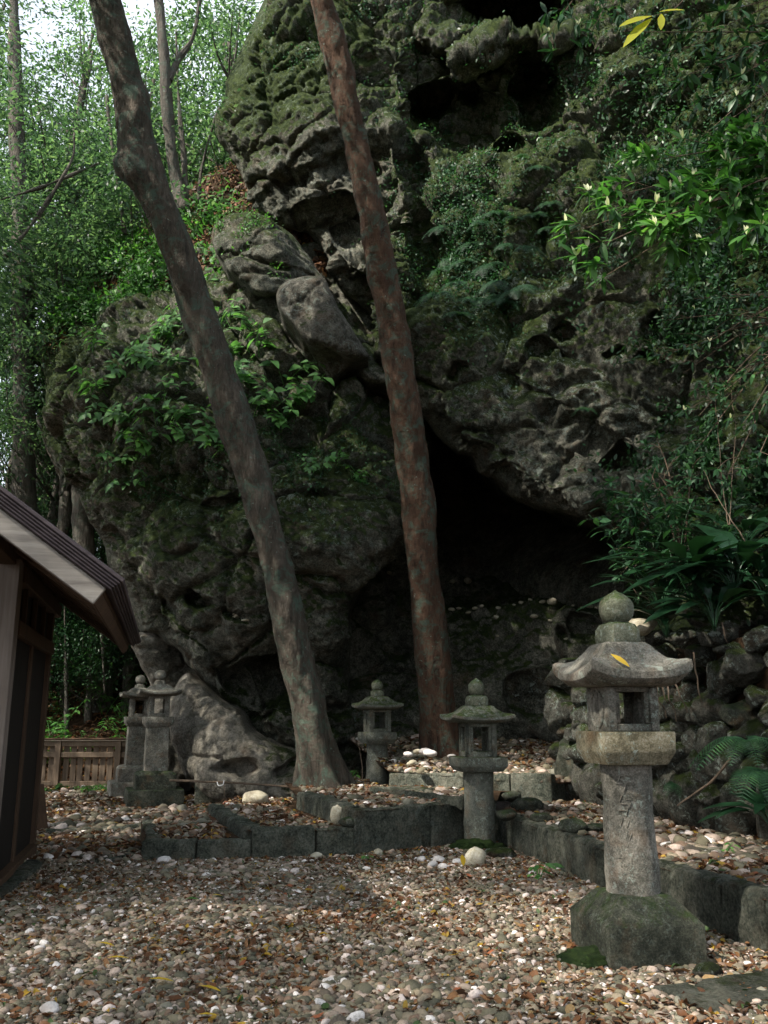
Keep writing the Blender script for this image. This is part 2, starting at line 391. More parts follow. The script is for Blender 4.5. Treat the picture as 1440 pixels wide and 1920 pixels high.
def smooth_poly(poly, seed, n_sub=5, amp=5.):
    p = np.array(poly, float); out = []
    q = np.vstack([p[-1], p, p[0], p[1]])
    for i in range(1, len(p)+1):
        a, b, c, d = q[i-1], q[i], q[i+1], q[i+2]
        for k in range(n_sub):
            f = k/n_sub; out.append(.5*((2*b)+(-a+c)*f+(2*a-5*b+4*c-d)*f*f+(-a+3*b-3*c+d)*f**3))
    out = np.array(out); nn = np.stack([vn(np.column_stack([out/38, np.full(len(out), seed)]), 3), vn(np.column_stack([out/38, np.full(len(out), seed+9.)]), 5)], -1)
    n2 = np.stack([vn(np.column_stack([out/11, np.full(len(out), seed)]), 3), vn(np.column_stack([out/11, np.full(len(out), seed+9.)]), 5)], -1)
    return out+nn*amp+n2*amp*.4
def unit_(v): return v/(np.linalg.norm(v, axis=-1, keepdims=True)+1e-9)
class Rock: pass
def rock(name, outline, ctrl, step=3., edge=40., er=1.0, thick=2.0, amp=1.0, dents=(), grooves=(), extra=None, moss=None, lich=None, mat=None, pit=1.0, seed=1, oamp=5., shr=(1., .85), rise=0.):
    outline = smooth_poly(outline, seed, 5, oamp)
    x0, y0 = outline.min(0)-step; x1, y1 = outline.max(0)+step
    xs = np.arange(x0, x1+step, step); ys = np.arange(y0, y1+step, step)
    X, Y = np.meshgrid(xs, ys)
    d, bx, by = poly_dist(outline, X, Y)
    ins = d > 0
    nb = ins.copy(); nb[1:] |= ins[:-1]; nb[:-1] |= ins[1:]; nb[:, 1:] |= ins[:, :-1]; nb[:, :-1] |= ins[:, 1:]
    nb2 = nb.copy(); nb2[1:] |= nb[:-1]; nb2[:-1] |= nb[1:]; nb2[:, 1:] |= nb[:, :-1]; nb2[:, :-1] |= nb[:, 1:]
    snap = (~ins) & nb2
    X = np.where(snap, bx, X); Y = np.where(snap, by, Y); d = np.where(snap, 0, d); use = ins | snap
    dep = tps(ctrl)(X, Y)
    e = 1-np.clip(d/edge, 0, 1); dep = dep+er*(1-np.sqrt(np.clip(1-e*e, 0, 1)))
    for (cx, cy, rx, ry, dd) in dents:
        wx = X+14*vn(np.stack([X/40, Y/40, X*0+seed], -1), 9); wy = Y+12*vn(np.stack([X/40, Y/40, X*0+seed], -1), 19)
        q = ((wx-cx)/rx)**2+((wy-cy)/ry)**2; dep = dep+dd*sst(1.3, .35, q)
    for pl, w, dd in grooves:
        wx = X+8*vn(np.stack([X/30, Y/30, X*0+seed], -1), 29); dep = dep+dd*np.exp(-(seg_dist(pl, wx, Y)/w)**2)
    if extra is not None: dep = extra(X, Y, dep)
    pos = P(X, Y, dep).astype(np.float32)
    def normals(p):
        gu = np.gradient(p, axis=1); gv = np.gradient(p, axis=0); n = np.cross(gv, gu); return n/(np.linalg.norm(n, axis=-1, keepdims=True)+1e-9)
    N = normals(pos)
    if (N[..., 1].mean() > 0): N = -N
    def blur(a, k):
        for ax in (0, 1):
            c = np.cumsum(np.pad(a, [(k+1, k) if i == ax else (0, 0) for i in range(3)], 'edge'), axis=ax)
            a = (np.take(c, range(2*k+1, c.shape[ax]), ax)-np.take(c, range(0, c.shape[ax]-2*k-1), ax))/(2*k+1)
        return a
    tocam = -np.stack(np.broadcast_arrays(*rays(X, Y)), -1); tocam = unit_(tocam)
    N = unit_(unit_(blur(N, 5))+tocam*.8)
    fade = sst(0, 14, d)*.8+.2
    big = fbm(pos*np.array([.42, .42, .55])+seed, 3, seed)*.45
    strat = pos*np.array([.9, .9, 1.7])+.35*vn(pos*.8+3, 4)[..., None]
    md = fbm(strat*1.3, 5, seed+3, .6)*.17
    rid = (1-np.abs(fbm(pos*1.5+7, 4, seed+5, .5)))*.10-.07
    f1, f2 = worley(pos*np.array([2.3, 2.3, 3.0])+.25*vn(pos*3, 8)[..., None], seed+20)
    pm = sst(.0, .5, vn(pos*.45+11, seed+2)+.25)
    pits = -(sst(.42, .10, f1))*.13*pm*pit
    g1, g2 = worley(pos*np.array([6.5, 6.5, 8.]), seed+40); pits = pits-(sst(.5, .12, g1))*.055*pit*(pm*.7+.3)
    fine = fbm(pos*7, 3, seed+60, .7)*.075
    wq = pos*np.array([.62, .62, .8])+.5*np.stack([vn(pos*.7+3, 31), vn(pos*.7+9, 32), vn(pos*.7+5, 33)], -1)
    c1, c2 = worley(wq+seed*3.3, seed+70); wq2 = pos*np.array([1.5, 1.5, 2.1])+.45*np.stack([vn(pos*1.6+3, 34), vn(pos*1.6+9, 35), vn(pos*1.6+5, 36)], -1)
    k1, k2 = worley(wq2+seed, seed+80)
    blocks = .30*(.55-c1)-.16*np.exp(-((c2-c1)/.055)**2)+.13*(.5-k1)-.07*np.exp(-((k2-k1)/.07)**2)*sst(-.1, .3, vn(pos*.6+2, 90))
    pits = pits*sst(.05, .5, vn(pos*.55+21, seed+6)+.12)
    disp = (big*1.1+md*.42+rid*.2+pits*.5+fine*.75+blocks*1.1)*amp*fade
    pos = pos+N*disp[..., None]
    N = normals(pos)
    if (N[use][:, 1].mean() > 0): N = -N
    idx = -np.ones(X.shape, int); idx[use] = np.arange(use.sum())
    q = np.stack([idx[:-1, :-1], idx[:-1, 1:], idx[1:, 1:], idx[1:, :-1]], -1).reshape(-1, 4); q = q[(q >= 0).all(1)]
    V = pos[use]
    # drop quads wholly on the outline
    dd_ = d[use]; q = q[(dd_[q] > 0).any(1)]
    # keep quad orientation consistent, then close the back
    e = np.concatenate([q[:, [0, 1]], q[:, [1, 2]], q[:, [2, 3]], q[:, [3, 0]]]); key = np.sort(e, 1)
    k = key[:, 0].astype(np.int64)*10**7+key[:, 1]; u, inv, cnt = np.unique(k, return_inverse=True, return_counts=True)
    be = e[cnt[inv] == 1]
    bv = np.unique(be); mp = -np.ones(len(V), int); mp[bv] = np.arange(len(bv))
    cen = V.mean(0); B1 = V[bv]*shr[0]+cen*(1-shr[0])+np.array([0, thick*.5, 0]); B2 = V[bv]*shr[1]+cen*(1-shr[1])+np.array([0, thick*1.1, 0])
    if rise: B1[:, 2] += np.maximum(B1[:, 2]-1.3, 0)*rise; B2[:, 2] += np.maximum(B2[:, 2]-1.3, 0)*rise*2
    n0 = len(V); n1 = n0+len(bv); V2 = np.concatenate([V, B1, B2, (cen+np.array([0, thick*1.3, 0]))[None]])
    a, b = be[:, 0], be[:, 1]; ma, mb_ = mp[a], mp[b]
    s1 = np.stack([b, a, n0+ma, n0+mb_], -1); s2 = np.stack([n0+mb_, n0+ma, n1+ma, n1+mb_], -1); s3 = np.stack([n1+mb_, n1+ma, np.full(len(a), len(V2)-1)], -1)
    pv = V; nz = N[use][:, 2]
    Xu, Yu = X[use], Y[use]
    mo = (moss(Xu, Yu, pv, nz) if moss else .2+.5*nz); li = (lich(Xu, Yu, pv, nz) if lich else .5+0*nz)
    pad = len(V2)-len(V)
    me = mesh(name, V2, [np.concatenate([q, s1, s2]), s3], mat or M['rock'], True, {'moss': np.concatenate([mo, np.full(pad, .3)]), 'lich': np.concatenate([li, np.full(pad, .3)])})
    r = Rock(); r.o = ob(name, me); r.X, r.Y, r.pos, r.N = Xu, Yu, pv, N[use]; r.d = d[use]
    return r
def surf(r, px, py):
    i = int(np.argmin((r.X-px)**2+(r.Y-py)**2)); return r.pos[i], r.N[i]
def blob(X, Y, cx, cy, rx, ry): return np.exp(-(((X-cx)/rx)**2+((Y-cy)/ry)**2))
# main cliff (upper and right)
def moss_cliff(X, Y, p, nz):
    m = .33+.65*nz+.75*blob(X, Y, 500, 170, 130, 120)+.55*blob(X, Y, 640, 60, 160, 110)+.35*blob(X, Y, 760, 400, 60, 200)+.45*blob(X, Y, 860, 560, 160, 160)
    m += .35*sst(700, 1000, X)*sst(700, 450, Y)-1.0*blob(X, Y, 620, 380, 110, 110)-.45*blob(X, Y, 1100, 850, 170, 120)+.35*sst(1150, 1350, X)
    return m
def lich_cliff(X, Y, p, nz): return .45+1.1*blob(X, Y, 1060, 700, 230, 190)+.35*blob(X, Y, 620, 330, 110, 110)
cliff = rock('cliff', [(620, -420), (545, -150), (508, 0), (478, 60), (448, 122), (420, 180), (405, 236), (416, 275), (440, 300), (455, 335), (468, 375), (492, 400), (522, 420), (560, 434), (592, 450),
    (614, 485), (626, 520), (652, 550), (690, 580), (716, 620), (735, 680), (765, 735), (796, 785), (838, 838), (880, 860), (900, 888), (925, 905), (962, 935), (1004, 955), (1060, 965), (1112, 975),
    (1162, 996), (1204, 1006), (1258, 1004), (1275, 1100), (1290, 1260), (1620, 1330), (1640, 800), (1640, -420)],
    [(640, -350, 17), (1000, -350, 16), (1600, -350, 12), (560, 0, 16.2), (450, 250, 16.0), (600, 180, 15.0), (600, 330, 14.6), (520, 400, 15.2), (700, 560, 14.3), (760, 700, 14.0), (740, 300, 14.6), (900, 100, 15.3), (880, 400, 14.0),
     (820, 760, 13.2), (900, 850, 12.6), (1000, 930, 12.1), (1180, 990, 11.3), (1100, 700, 12.0), (950, 640, 12.9), (1000, 300, 13.9), (1200, 400, 12.4), (1300, 200, 12.6), (1420, 400, 11.3), (1420, 700, 10.2),
     (1420, 1000, 9.4), (1300, 1000, 10.4), (1300, 1240, 9.9), (1620, 500, 9.0), (1620, 1200, 7.6)],
    step=2.9, edge=46, er=1.5, thick=13., seed=3, shr=(1., 1.), rise=.62, amp=1.0,
    dents=[(960, 10, 120, 50, 2.6), (850, 215, 85, 62, 1.5), (800, 140, 50, 60, .7), (1010, 165, 42, 55, 1.2), (938, 272, 42, 20, .9), (620, 405, 60, 38, .7), (655, 440, 32, 44, .9), (690, 535, 34, 28, .6), (1000, 640, 22, 15, .4), (1055, 607, 20, 15, .45),
           (1145, 645, 14, 9, .3), (1200, 665, 20, 10, .3), (860, 695, 20, 8, .3), (1160, 853, 14, 16, .35), (905, 150, 40, 45, .5), (1250, 620, 60, 40, .3)],
    grooves=[([(560, 330), (640, 290), (700, 310)], 9, .25), ([(700, 110), (760, 230), (790, 380), (800, 560)], 22, .5), ([(740, 200), (742, 300), (770, 420)], 16, -.5), ([(480, 380), (560, 300), (660, 240)], 8, .18),
             ([(870, 120), (960, 70), (1060, 75)], 14, -.8), ([(900, 690), (1050, 780), (1150, 850)], 12, .15)], moss=moss_cliff, lich=lich_cliff)
tag(cliff.o, kind='structure')
# the big left boulder under it
def moss_b(X, Y, p, nz):
    return .36+.6*nz+.55*blob(X, Y, 110, 620, 60, 60)+.5*blob(X, Y, 300, 900, 120, 90)+.35*blob(X, Y, 650, 870, 120, 110)+.4*blob(X, Y, 120, 760, 90, 170)-.3*blob(X, Y, 360, 1230, 90, 80)+.2*blob(X, Y, 450, 1050, 160, 160)
boulder = rock('boulder', [(70, 650), (76, 605), (112, 585), (160, 568), (220, 530), (290, 480), (360, 440), (440, 440), (540, 470), (640, 560), (730, 680), (800, 790), (806, 900), (790, 985), (762, 1010), (716, 1035), (682, 1068),
    (660, 1105), (652, 1180), (650, 1260), (665, 1360), (660, 1440), (560, 1440), (500, 1408), (448, 1372), (430, 1328), (392, 1292), (360, 1262), (330, 1226), (292, 1192), (256, 1180), (240, 1130), (216, 1080), (196, 1030), (172, 972), (140, 920), (104, 868), (84, 830), (80, 740)],
    [(100, 640, 17.2), (90, 800, 16.8), (200, 700, 15.3), (330, 760, 14.1), (450, 700, 13.9), (600, 700, 14.0), (600, 850, 13.3), (720, 900, 13.5), (550, 1000, 13.1), (400, 1000, 13.6), (250, 1000, 14.9), (620, 1150, 13.6), (450, 1200, 13.7), (350, 1180, 14.2),
     (280, 1170, 14.8), (520, 1380, 14.3), (620, 1400, 14.3), (500, 520, 15.6), (350, 500, 16.8), (200, 560, 17.2), (760, 820, 14.4), (470, 1050, 13.4), (560, 1280, 14.2)],
    step=2.9, edge=52, er=1.7, thick=8., seed=8, shr=(.97, .85), amp=.92,
    dents=[(380, 1125, 24, 18, .5), (440, 1150, 30, 20, .5), (255, 860, 16, 8, .2), (590, 925, 26, 12, .4), (500, 1290, 90, 30, .6), (700, 745, 30, 22, .3), (430, 950, 60, 20, .3), (640, 700, 50, 40, .35)],
    grooves=[([(690, 690), (600, 760), (560, 830)], 14, .3), ([(440, 640), (520, 720), (560, 800)], 18, .3), ([(280, 1185), (350, 1225), (420, 1300)], 10, -.3), ([(300, 1130), (380, 1210), (450, 1300)], 10, .35), ([(460, 1270), (560, 1310), (640, 1330)], 10, .35)],
    moss=moss_b, lich=lambda X, Y, p, nz: .5+.6*blob(X, Y, 420, 850, 200, 110)+.4*blob(X, Y, 620, 980, 120, 90))
tag(boulder.o, 'huge overhanging mossy boulder on the left behind the leaning trunk', 'boulder')
# cave interior with its ledge
def cave_extra(X, Y, d):
    w = 6*vn(np.stack([X/25, X*0, X*0+3], -1), 2)
    led = sst(1142+6, 1120, Y+w)*sst(800, 860, X)*sst(1230, 1120, X)
    d = d+led*1.5
    led2 = sst(1108, 1075, Y+w*2+(X-900)*.05)*sst(800, 860, X)*sst(1160, 1060, X)
    return d+led2*.9
M['rock_shaded'] = rock_mat('rock_shaded', (.014, .014, .012), (.045, .043, .036), (.12, .115, .095), mossc=((.010, .018, .007), (.025, .04, .014)))  # darkened copy of rock, cave shade put into its colour; not assigned
cave = rock('cave_wall', [(600, 720), (1330, 720), (1330, 1330), (1180, 1400), (1000, 1440), (640, 1500), (540, 1500), (540, 1360), (600, 1100)],
    [(650, 760, 19), (1200, 760, 18.5), (900, 900, 18.6), (900, 1000, 17.8), (1150, 980, 16.5), (900, 1090, 16.4), (1150, 1090, 14.6), (700, 1080, 17.0), (680, 1250, 15.8), (850, 1250, 15.0), (1000, 1250, 14.2), (700, 1420, 15.2), (1000, 1400, 14.8), (1150, 1250, 12.9), (1250, 1000, 13.2), (600, 1450, 15.0), (1300, 1300, 12)],
    step=3.4, edge=20, er=.3, thick=1.5, seed=14, amp=.7, dents=[(1095, 1170, 26, 20, .4), (1060, 1190, 16, 12, .3), (1000, 1300, 50, 40, .3), (760, 1150, 50, 80, .5)], extra=cave_extra,
    moss=lambda X, Y, p, nz: .18+.5*nz+.2*blob(X, Y, 950, 1200, 120, 60), lich=lambda X, Y, p, nz: .05+1.6*blob(X, Y, 990, 1300, 45, 40)+1.5*blob(X, Y, 660, 1350, 40, 20))
tag(cave.o, kind='structure')
# pale foot of the rock
foot = rock('pale_rock', [(322, 1300), (345, 1262), (378, 1285), (412, 1312), (442, 1332), (470, 1372), (512, 1392), (560, 1412), (640, 1452), (640, 1515), (480, 1515), (390, 1500), (356, 1462), (330, 1415), (316, 1360)],
    [(340, 1300, 14.6), (400, 1400, 13.6), (450, 1470, 13.2), (560, 1470, 12.9), (340, 1400, 14.3), (500, 1420, 13.4), (630, 1500, 12.9)], step=2.4, edge=34, er=.7, thick=1.2, seed=21, amp=.42,
    dents=[(450, 1440, 55, 22, .35), (560, 1440, 40, 18, .3)], mat=M['rock_pale'], moss=lambda X, Y, p, nz: .0+.3*nz+.35*sst(430, 560, X), lich=lambda X, Y, p, nz: .3+0*X)
tag(foot.o, 'pale bare rock at the foot of the overhang, right of the square lanterns', 'rock')
back = rock('ochre_rock', [(244, 1205), (262, 1178), (320, 1180), (380, 1230), (440, 1330), (400, 1400), (340, 1490), (300, 1490), (285, 1300), (266, 1248)],
    [(260, 1210, 15.9), (350, 1260, 16.6), (320, 1350, 15.8), (330, 1460, 15.2), (400, 1330, 16)], step=2.6, edge=26, er=.6, thick=1.2, seed=25, amp=.5, mat=M['rock_pale'],
    moss=lambda X, Y, p, nz: -.1+.4*nz, lich=lambda X, Y, p, nz: .5+0*X)
tag(back.o, 'pale ochre rock wedged under the overhang behind the square lanterns', 'rock')
# wedged blocks
b1 = rock('wedged_block', [(398, 440), (418, 414), (478, 406), (530, 428), (572, 468), (606, 522), (585, 530), (545, 548), (500, 560), (455, 540), (422, 500)],
    [(420, 440, 15.2), (500, 480, 14.1), (580, 510, 14.3), (460, 530, 14.1), (520, 430, 14.8)], step=2.4, edge=18, er=.6, thick=1.2, seed=31, amp=.6, oamp=5, grooves=[([(420, 480), (500, 500), (590, 520)], 8, .2), ([(460, 420), (520, 470), (560, 540)], 12, -.15)],
    moss=lambda X, Y, p, nz: .1+.6*nz+.4*sst(480, 410, Y), lich=lambda X, Y, p, nz: .5+0*X)
tag(b1.o, 'mossy angular block wedged under the upper cliff, above the paler block', 'rock')
def b2x(X, Y, d):
    e = (Y-(635+(X-600)*.30)); d = d+.9*sst(0, 45, e)+.25*sst(10, -40, (X-520)*.0+(Y-545-(X-520)*-.3))
    e2 = (X-585)-(Y-520)*.42; return d+.5*sst(0, 60, e2)
b2 = rock('wedged_block', [(518, 548), (548, 524), (604, 520), (622, 552), (642, 590), (682, 650), (690, 670), (655, 690), (622, 712), (600, 694), (560, 626), (524, 584)],
    [(530, 550, 13.1), (600, 600, 12.75), (650, 660, 12.75), (600, 540, 13.0), (620, 700, 12.8)], step=2.2, edge=9, er=.3, thick=1.3, seed=33, amp=.30, oamp=2, pit=.5, extra=b2x,
    moss=lambda X, Y, p, nz: .0+.5*nz+.3*blob(X, Y, 580, 600, 40, 40), lich=lambda X, Y, p, nz: 1.+0*X, mat=rock_mat('rock_block', (.07, .068, .055), (.19, .18, .148), (.36, .34, .29)))
tag(b2.o, 'pale tilted block jammed in the crack left of the middle trunk', 'rock')
b3 = rock('rock_slab', [(668, 690), (700, 676), (760, 690), (760, 720), (690, 716)], [(680, 700, 13.9), (740, 700, 13.9), (700, 715, 13.8)], step=2.4, edge=12, er=.3, thick=.8, seed=35, amp=.15, oamp=2)
tag(b3.o, 'small flat slab beneath the tilted block beside the middle trunk', 'rock')
b4 = rock('crack_rock', [(560, 470), (640, 470), (760, 640), (770, 740), (680, 700), (600, 560)], [(600, 500, 15.9), (700, 640, 15.4), (650, 560, 15.7), (740, 720, 15)], step=3, edge=14, er=.3, thick=.8, seed=37, amp=.4, oamp=2)
tag(b4.o, 'dark rock deep inside the diagonal crack', 'rock')
# slope of leaf litter above the boulder
slope = rock('hillside', [(60, 640), (140, 560), (230, 470), (290, 400), (340, 360), (395, 332), (450, 312), (540, 330), (620, 480), (560, 600), (400, 640), (200, 700)],
    [(100, 620, 18.8), (250, 520, 18.4), (350, 420, 18.2), (430, 360, 18.0), (450, 470, 16.2), (350, 560, 16.8), (560, 500, 15.8), (200, 640, 17.8)], step=4, edge=30, er=1., thick=2., seed=41, amp=.5, mat=M['soil'])
tag(slope.o, kind='structure')
# ------------------------------------------------------------------ ground and terraces
gnd_pts = []
def ground_z(x, y):
    x = np.asarray(x, float); y = np.asarray(y, float)
    h = np.clip((y-18.0)*.62, 0, 4.6)*sst(1.5, -2.5, x)+np.clip((-x-7.5)*.35, 0, 3.)*sst(12, 17, y)
    return h+.012*vn(np.stack([x*1.5, y*1.5, x*0], -1), 3)*1.0
gx = np.concatenate([np.linspace(-260, -22, 12), np.linspace(-20, 20, 161), np.linspace(22, 260, 12)])
gy = np.concatenate([np.linspace(-120, -8, 8), np.linspace(-6, 40, 185), np.linspace(44, 420, 12)])
GX, GY = np.meshgrid(gx, gy); GZ = ground_z(GX, GY)-.012
g = ob('ground', mesh('ground', np.stack([GX, GY, GZ], -1), [grid_faces(len(gy), len(gx))], M['soil'])); tag(g, kind='structure')
Z1, Z2, Z3, Z4a, Z5 = .17, .27, .43, .66, .32
def xy(v): return (v[0], v[1])
A0 = G(262, 1612, 0); A1 = G(470, 1612, 0); A2 = G(665, 1605, 0); A3 = G(935, 1572, 0)
B1b = G(390, 1508, Z2); C1b = G(555, 1485, Z3); D0 = G(728, 1437, Z4a); D1 = Vector(P(1035, 1470, 11.3).tolist())
T1b = G(265, 1535, Z1)
E0 = G(925, 1578, 0); E1 = G(1115, 1662, 0); E2 = G(1440, 1790, 0); E3 = E2+(E2-E1)*1.6
def terrace(name, poly, zf, cell=.12):
    poly = [tuple(p[:2]) for p in poly]; a = np.array(poly); x0, y0 = a.min(0); x1, y1 = a.max(0)
    X, Y = np.meshgrid(np.arange(x0-cell, x1+2*cell, cell), np.arange(y0-cell, y1+2*cell, cell)); d, bx, by = poly_dist(poly, X, Y)
    ins = d > 0; nb = ins.copy(); nb[1:] |= ins[:-1]; nb[:-1] |= ins[1:]; nb[:, 1:] |= nb[:, :-1]; nb[:, :-1] |= nb[:, 1:]
    sn = nb & ~ins; X = np.where(sn, bx, X); Y = np.where(sn, by, Y)
    idx = -np.ones(X.shape, int); idx[nb] = np.arange(nb.sum())
    q = np.stack([idx[:-1, :-1], idx[:-1, 1:], idx[1:, 1:], idx[1:, :-1]], -1).reshape(-1, 4); q = q[(q >= 0).all(1)]
    V = np.stack([X, Y, zf(X, Y)], -1)[nb]
    o = ob(name, mesh(name, V, [q], M['soil'])); tag(o, kind='structure'); return poly
t1 = terrace('low_terrace', [A0, A1, B1b+Vector((.1, .2, 0)), T1b], lambda x, y: Z1-.03+0*x)
t2 = terrace('middle_terrace', [A1, A2, C1b, C1b+Vector((0, 1.2, 0)), B1b+Vector((0, 1.2, 0)), B1b], lambda x, y: Z2-.03+0*x)
t3 = terrace('high_terrace', [A2, A3, A3+Vector((.25, 1.6, 0)), D1, D0, D0+Vector((-.5, 2.6, 0)), C1b+Vector((-.4, 2.2, 0)), C1b], lambda x, y: Z3-.03+0*x)
z4 = lambda x, y: Z4a-.09+np.clip((y-12.0)*.12, -.05, .6)
t4 = terrace('back_terrace', [D0, D1, D1+Vector((1.2, .3, 0)), D1+Vector((1.6, 5, 0)), D0+Vector((-1.2, 5, 0)), D0+Vector((-.5, 2.2, 0))], z4)
z5 = lambda x, y: Z5-.03+np.clip((x-3.0)*.08, 0, .3)*1.0
t5 = terrace('right_terrace', [E0, E1, E2, E3, E3+Vector((4, 1, 0)), D1+Vector((3.2, .4, 0)), D1+Vector((.1, -.1, 0)), A3+Vector((.15, .4, 0))], z5)
# kerb stones -------------------------------------------------------
def kerb_block(a, b, z0, z1, th, seed, side=1):
    """rough block whose outer top edge runs a->b; thickness to its left side*"""
    a = Vector((a[0], a[1], 0)); b = Vector((b[0], b[1], 0)); L = (b-a).length; x = (b-a).normalized(); y = Vector((-x.y, x.x, 0))*side
    nx = max(6, int(L/.035)); ny = 7; nz = max(4, int((z1-z0)/.035))
    def sb(n): return np.linspace(0, 1, n)
    mb = MB(); rings = []
    # parametrise as rings along length around the cross-section
    cs = []
    for t in sb(nz): cs.append((0, z0+(z1-z0)*t))
    for t in sb(ny)[1:]: cs.append((th*t, z1))
    for t in sb(nz)[1:]: cs.append((th, z1-(z1-z0)*t))
    cs = np.array(cs); n = len(cs)
    cen = np.array([th/2, (z0+z1)/2]); rr = []
    us = np.concatenate([[0, .004], np.linspace(.012, L-.012, nx), [L-.004, L]])
    for k, u in enumerate(us):
        ins = .016 if k in (0, len(us)-1) else (.006 if k in (1, len(us)-2) else 0)
        c = cs.copy(); c = c+np.sign(cen-c)*ins
        # soften corners
        corner = [nz-1, nz+ny-2]
        c[corner[0]] += np.array([.012, -.012]); c[corner[1]] += np.array([-.012, -.012])
        rr.append(np.array([a+x*u+y*float(q[0])+Vector((0, 0, float(q[1]))) for q in c]))
    rr = np.array(rr)
    nrm = np.zeros_like(rr); off = cs-cen; off[:, 0] /= th/2; off[:, 1] /= (z1-z0)/2; o2 = np.where(np.abs(off) > .93, np.sign(off), 0)
    nrm[:] = (np.array(y)[None]*o2[:, :1]+np.array([0, 0, 1.])[None]*o2[:, 1:])[None]
    nv = fbm(rr*7+seed*3.1, 4, seed, .6)*.012+fbm(rr*2+seed, 2, seed)*.012
    rr = rr+nrm*nv[..., None]
    V = rr.reshape(-1, 3); m = len(us); Fq = grid_faces(m, n)
    c0 = rr[0].mean(0); c1 = rr[-1].mean(0); V = np.concatenate([V, c0[None], c1[None]])
    i = np.arange(n-1); t0 = np.stack([i, i+1, np.full(n-1, m*n)], -1); t1_ = np.stack([(m-1)*n+i+1, (m-1)*n+i, np.full(n-1, m*n+1)], -1)
    return V, [Fq, t0, t1_]
KN = [0]
def kerb_line(a, b, z0, z1, th, cuts, labels, group, side=1):
    a = Vector((a[0], a[1], 0)); b = Vector((b[0], b[1], 0)); cc = [0]+list(cuts)+[1]
    for k in range(len(cc)-1):
        KN[0] += 1; L = (b-a).length; g_ = .006/L
        V, Fs = kerb_block(a.lerp(b, cc[k]+g_), a.lerp(b, cc[k+1]-g_), z0, z1+R_.uniform(-.008, .008), th*R_.uniform(.95, 1.05), KN[0], side)
        o = MB().add(V, Fs).build('kerb_stone', M['kerb']); tag(o, labels[k] if isinstance(labels, list) else labels, 'kerb stone', group)
g_ = 'kerb stones edging the pebbled terraces'
kerb_line(A0, A1, -.05, Z1, .16, [.5], ['low mossy kerb stone at the left end of the stepped front wall', 'low mossy kerb stone just left of the first upward step of the front wall'], g_)
kerb_line(A1, A2, -.05, Z2, .2, [.62], ['medium-height kerb stone beginning the second step of the front wall', 'medium-height kerb stone just left of the tallest front wall stones'], g_)
kerb_line(A2, A3, -.05, Z3, .22, [.5], ['tall broad block at the highest step of the front wall', 'tall block of the front wall beside the small lantern'], g_)
kerb_line(A1+Vector((-.1, 0.22, 0)), B1b, -.02, Z2, .18, [.4, .75], 'kerb stone running back between the low and middle terraces', g_, -1)
kerb_line(A2+Vector((-.1, .24, 0)), C1b, 0, Z3, .2, [.45], ['near kerb stone running back up the side of the high terrace', 'far kerb stone running back to the foot of the left leaning trunk'], g_, -1)
kerb_line(A0+Vector((.0, .19, 0)), T1b, -.02, Z1, .16, [.55], 'flat kerb stone on the left side of the low terrace', g_, -1)
kerb_line(D0, D1, Z3-.16, Z4a-.06, .2, [.48, .76], ['long kerb stone in front of the middle trunk', 'kerb stone of the back terrace behind the small lantern', 'kerb stone at the right end of the back terrace'], g_)
kerb_line(D1, D1+Vector((.8, .9, 0)), Z3-.2, Z4a-.1, .25, [.5], 'kerb stone partly hidden behind the left end of the stone wall', g_)
kerb_line(E0, E1, -.05, Z5, .2, [.22, .45, .72], ['tall narrow stone nearest the small lantern in the right kerb wall', 'second stone from the small lantern in the right kerb wall', 'third stone from the small lantern in the right kerb wall', 'stone with pale streaks left of the big lantern pillar in the right kerb wall'], g_)
kerb_line(E1, E2, -.05, Z5, .2, [.42, .8], ['kerb wall stone hidden partly by the big lantern pillar', 'dark kerb wall stone right of the big lantern base', 'last kerb wall stone at the right edge'], g_)
kerb_line(E2, E3, -.05, Z5, .2, [.5], 'kerb wall stone past the right edge', g_)
kerb_line(G(85, 1568, 0), G(262, 1560, 0), -.05, .07, .16, [.5], 'low flat kerb stone sunk in the pebbles left of the terraces', g_)
kerb_line(G(175, 1618, 0), G(262, 1613, 0), -.05, .03, .14, [], 'sunken kerb stone flush with the pebbles left of the terraces', g_)
kerb_line(G(-60, 1740, 0), G(84, 1622, 0), -.05, .05, .3, [.45], 'dark foundation slab along the wooden hut wall', g_)
kerb_line(G(1330, 1905, 0), G(1600, 1860, 0), -.03, .03, .4, [], 'flat mossy paving slab in the bottom right corner', g_)
# stone slab / grating lying on the high terrace
V, Fs = kerb_block(G(690, 1484, Z3), G(868, 1506, Z3), Z3-.05, Z3+.05, .14, 91); tag(MB().add(V, Fs).build('stone_slab', M['kerb']), 'narrow stone slab lying among pebbles on the high terrace', 'slab')
V, Fs = kerb_block(G(690, 1483, Z3)+Vector((0, .17, 0)), G(800, 1487, Z3)+Vector((0, .15, 0)), Z3-.05, Z3+.035, .3, 92); tag(MB().add(V, Fs).build('stone_slab', M['kerb']), 'wide flat slab half buried behind the narrow slab on the high terrace', 'slab')
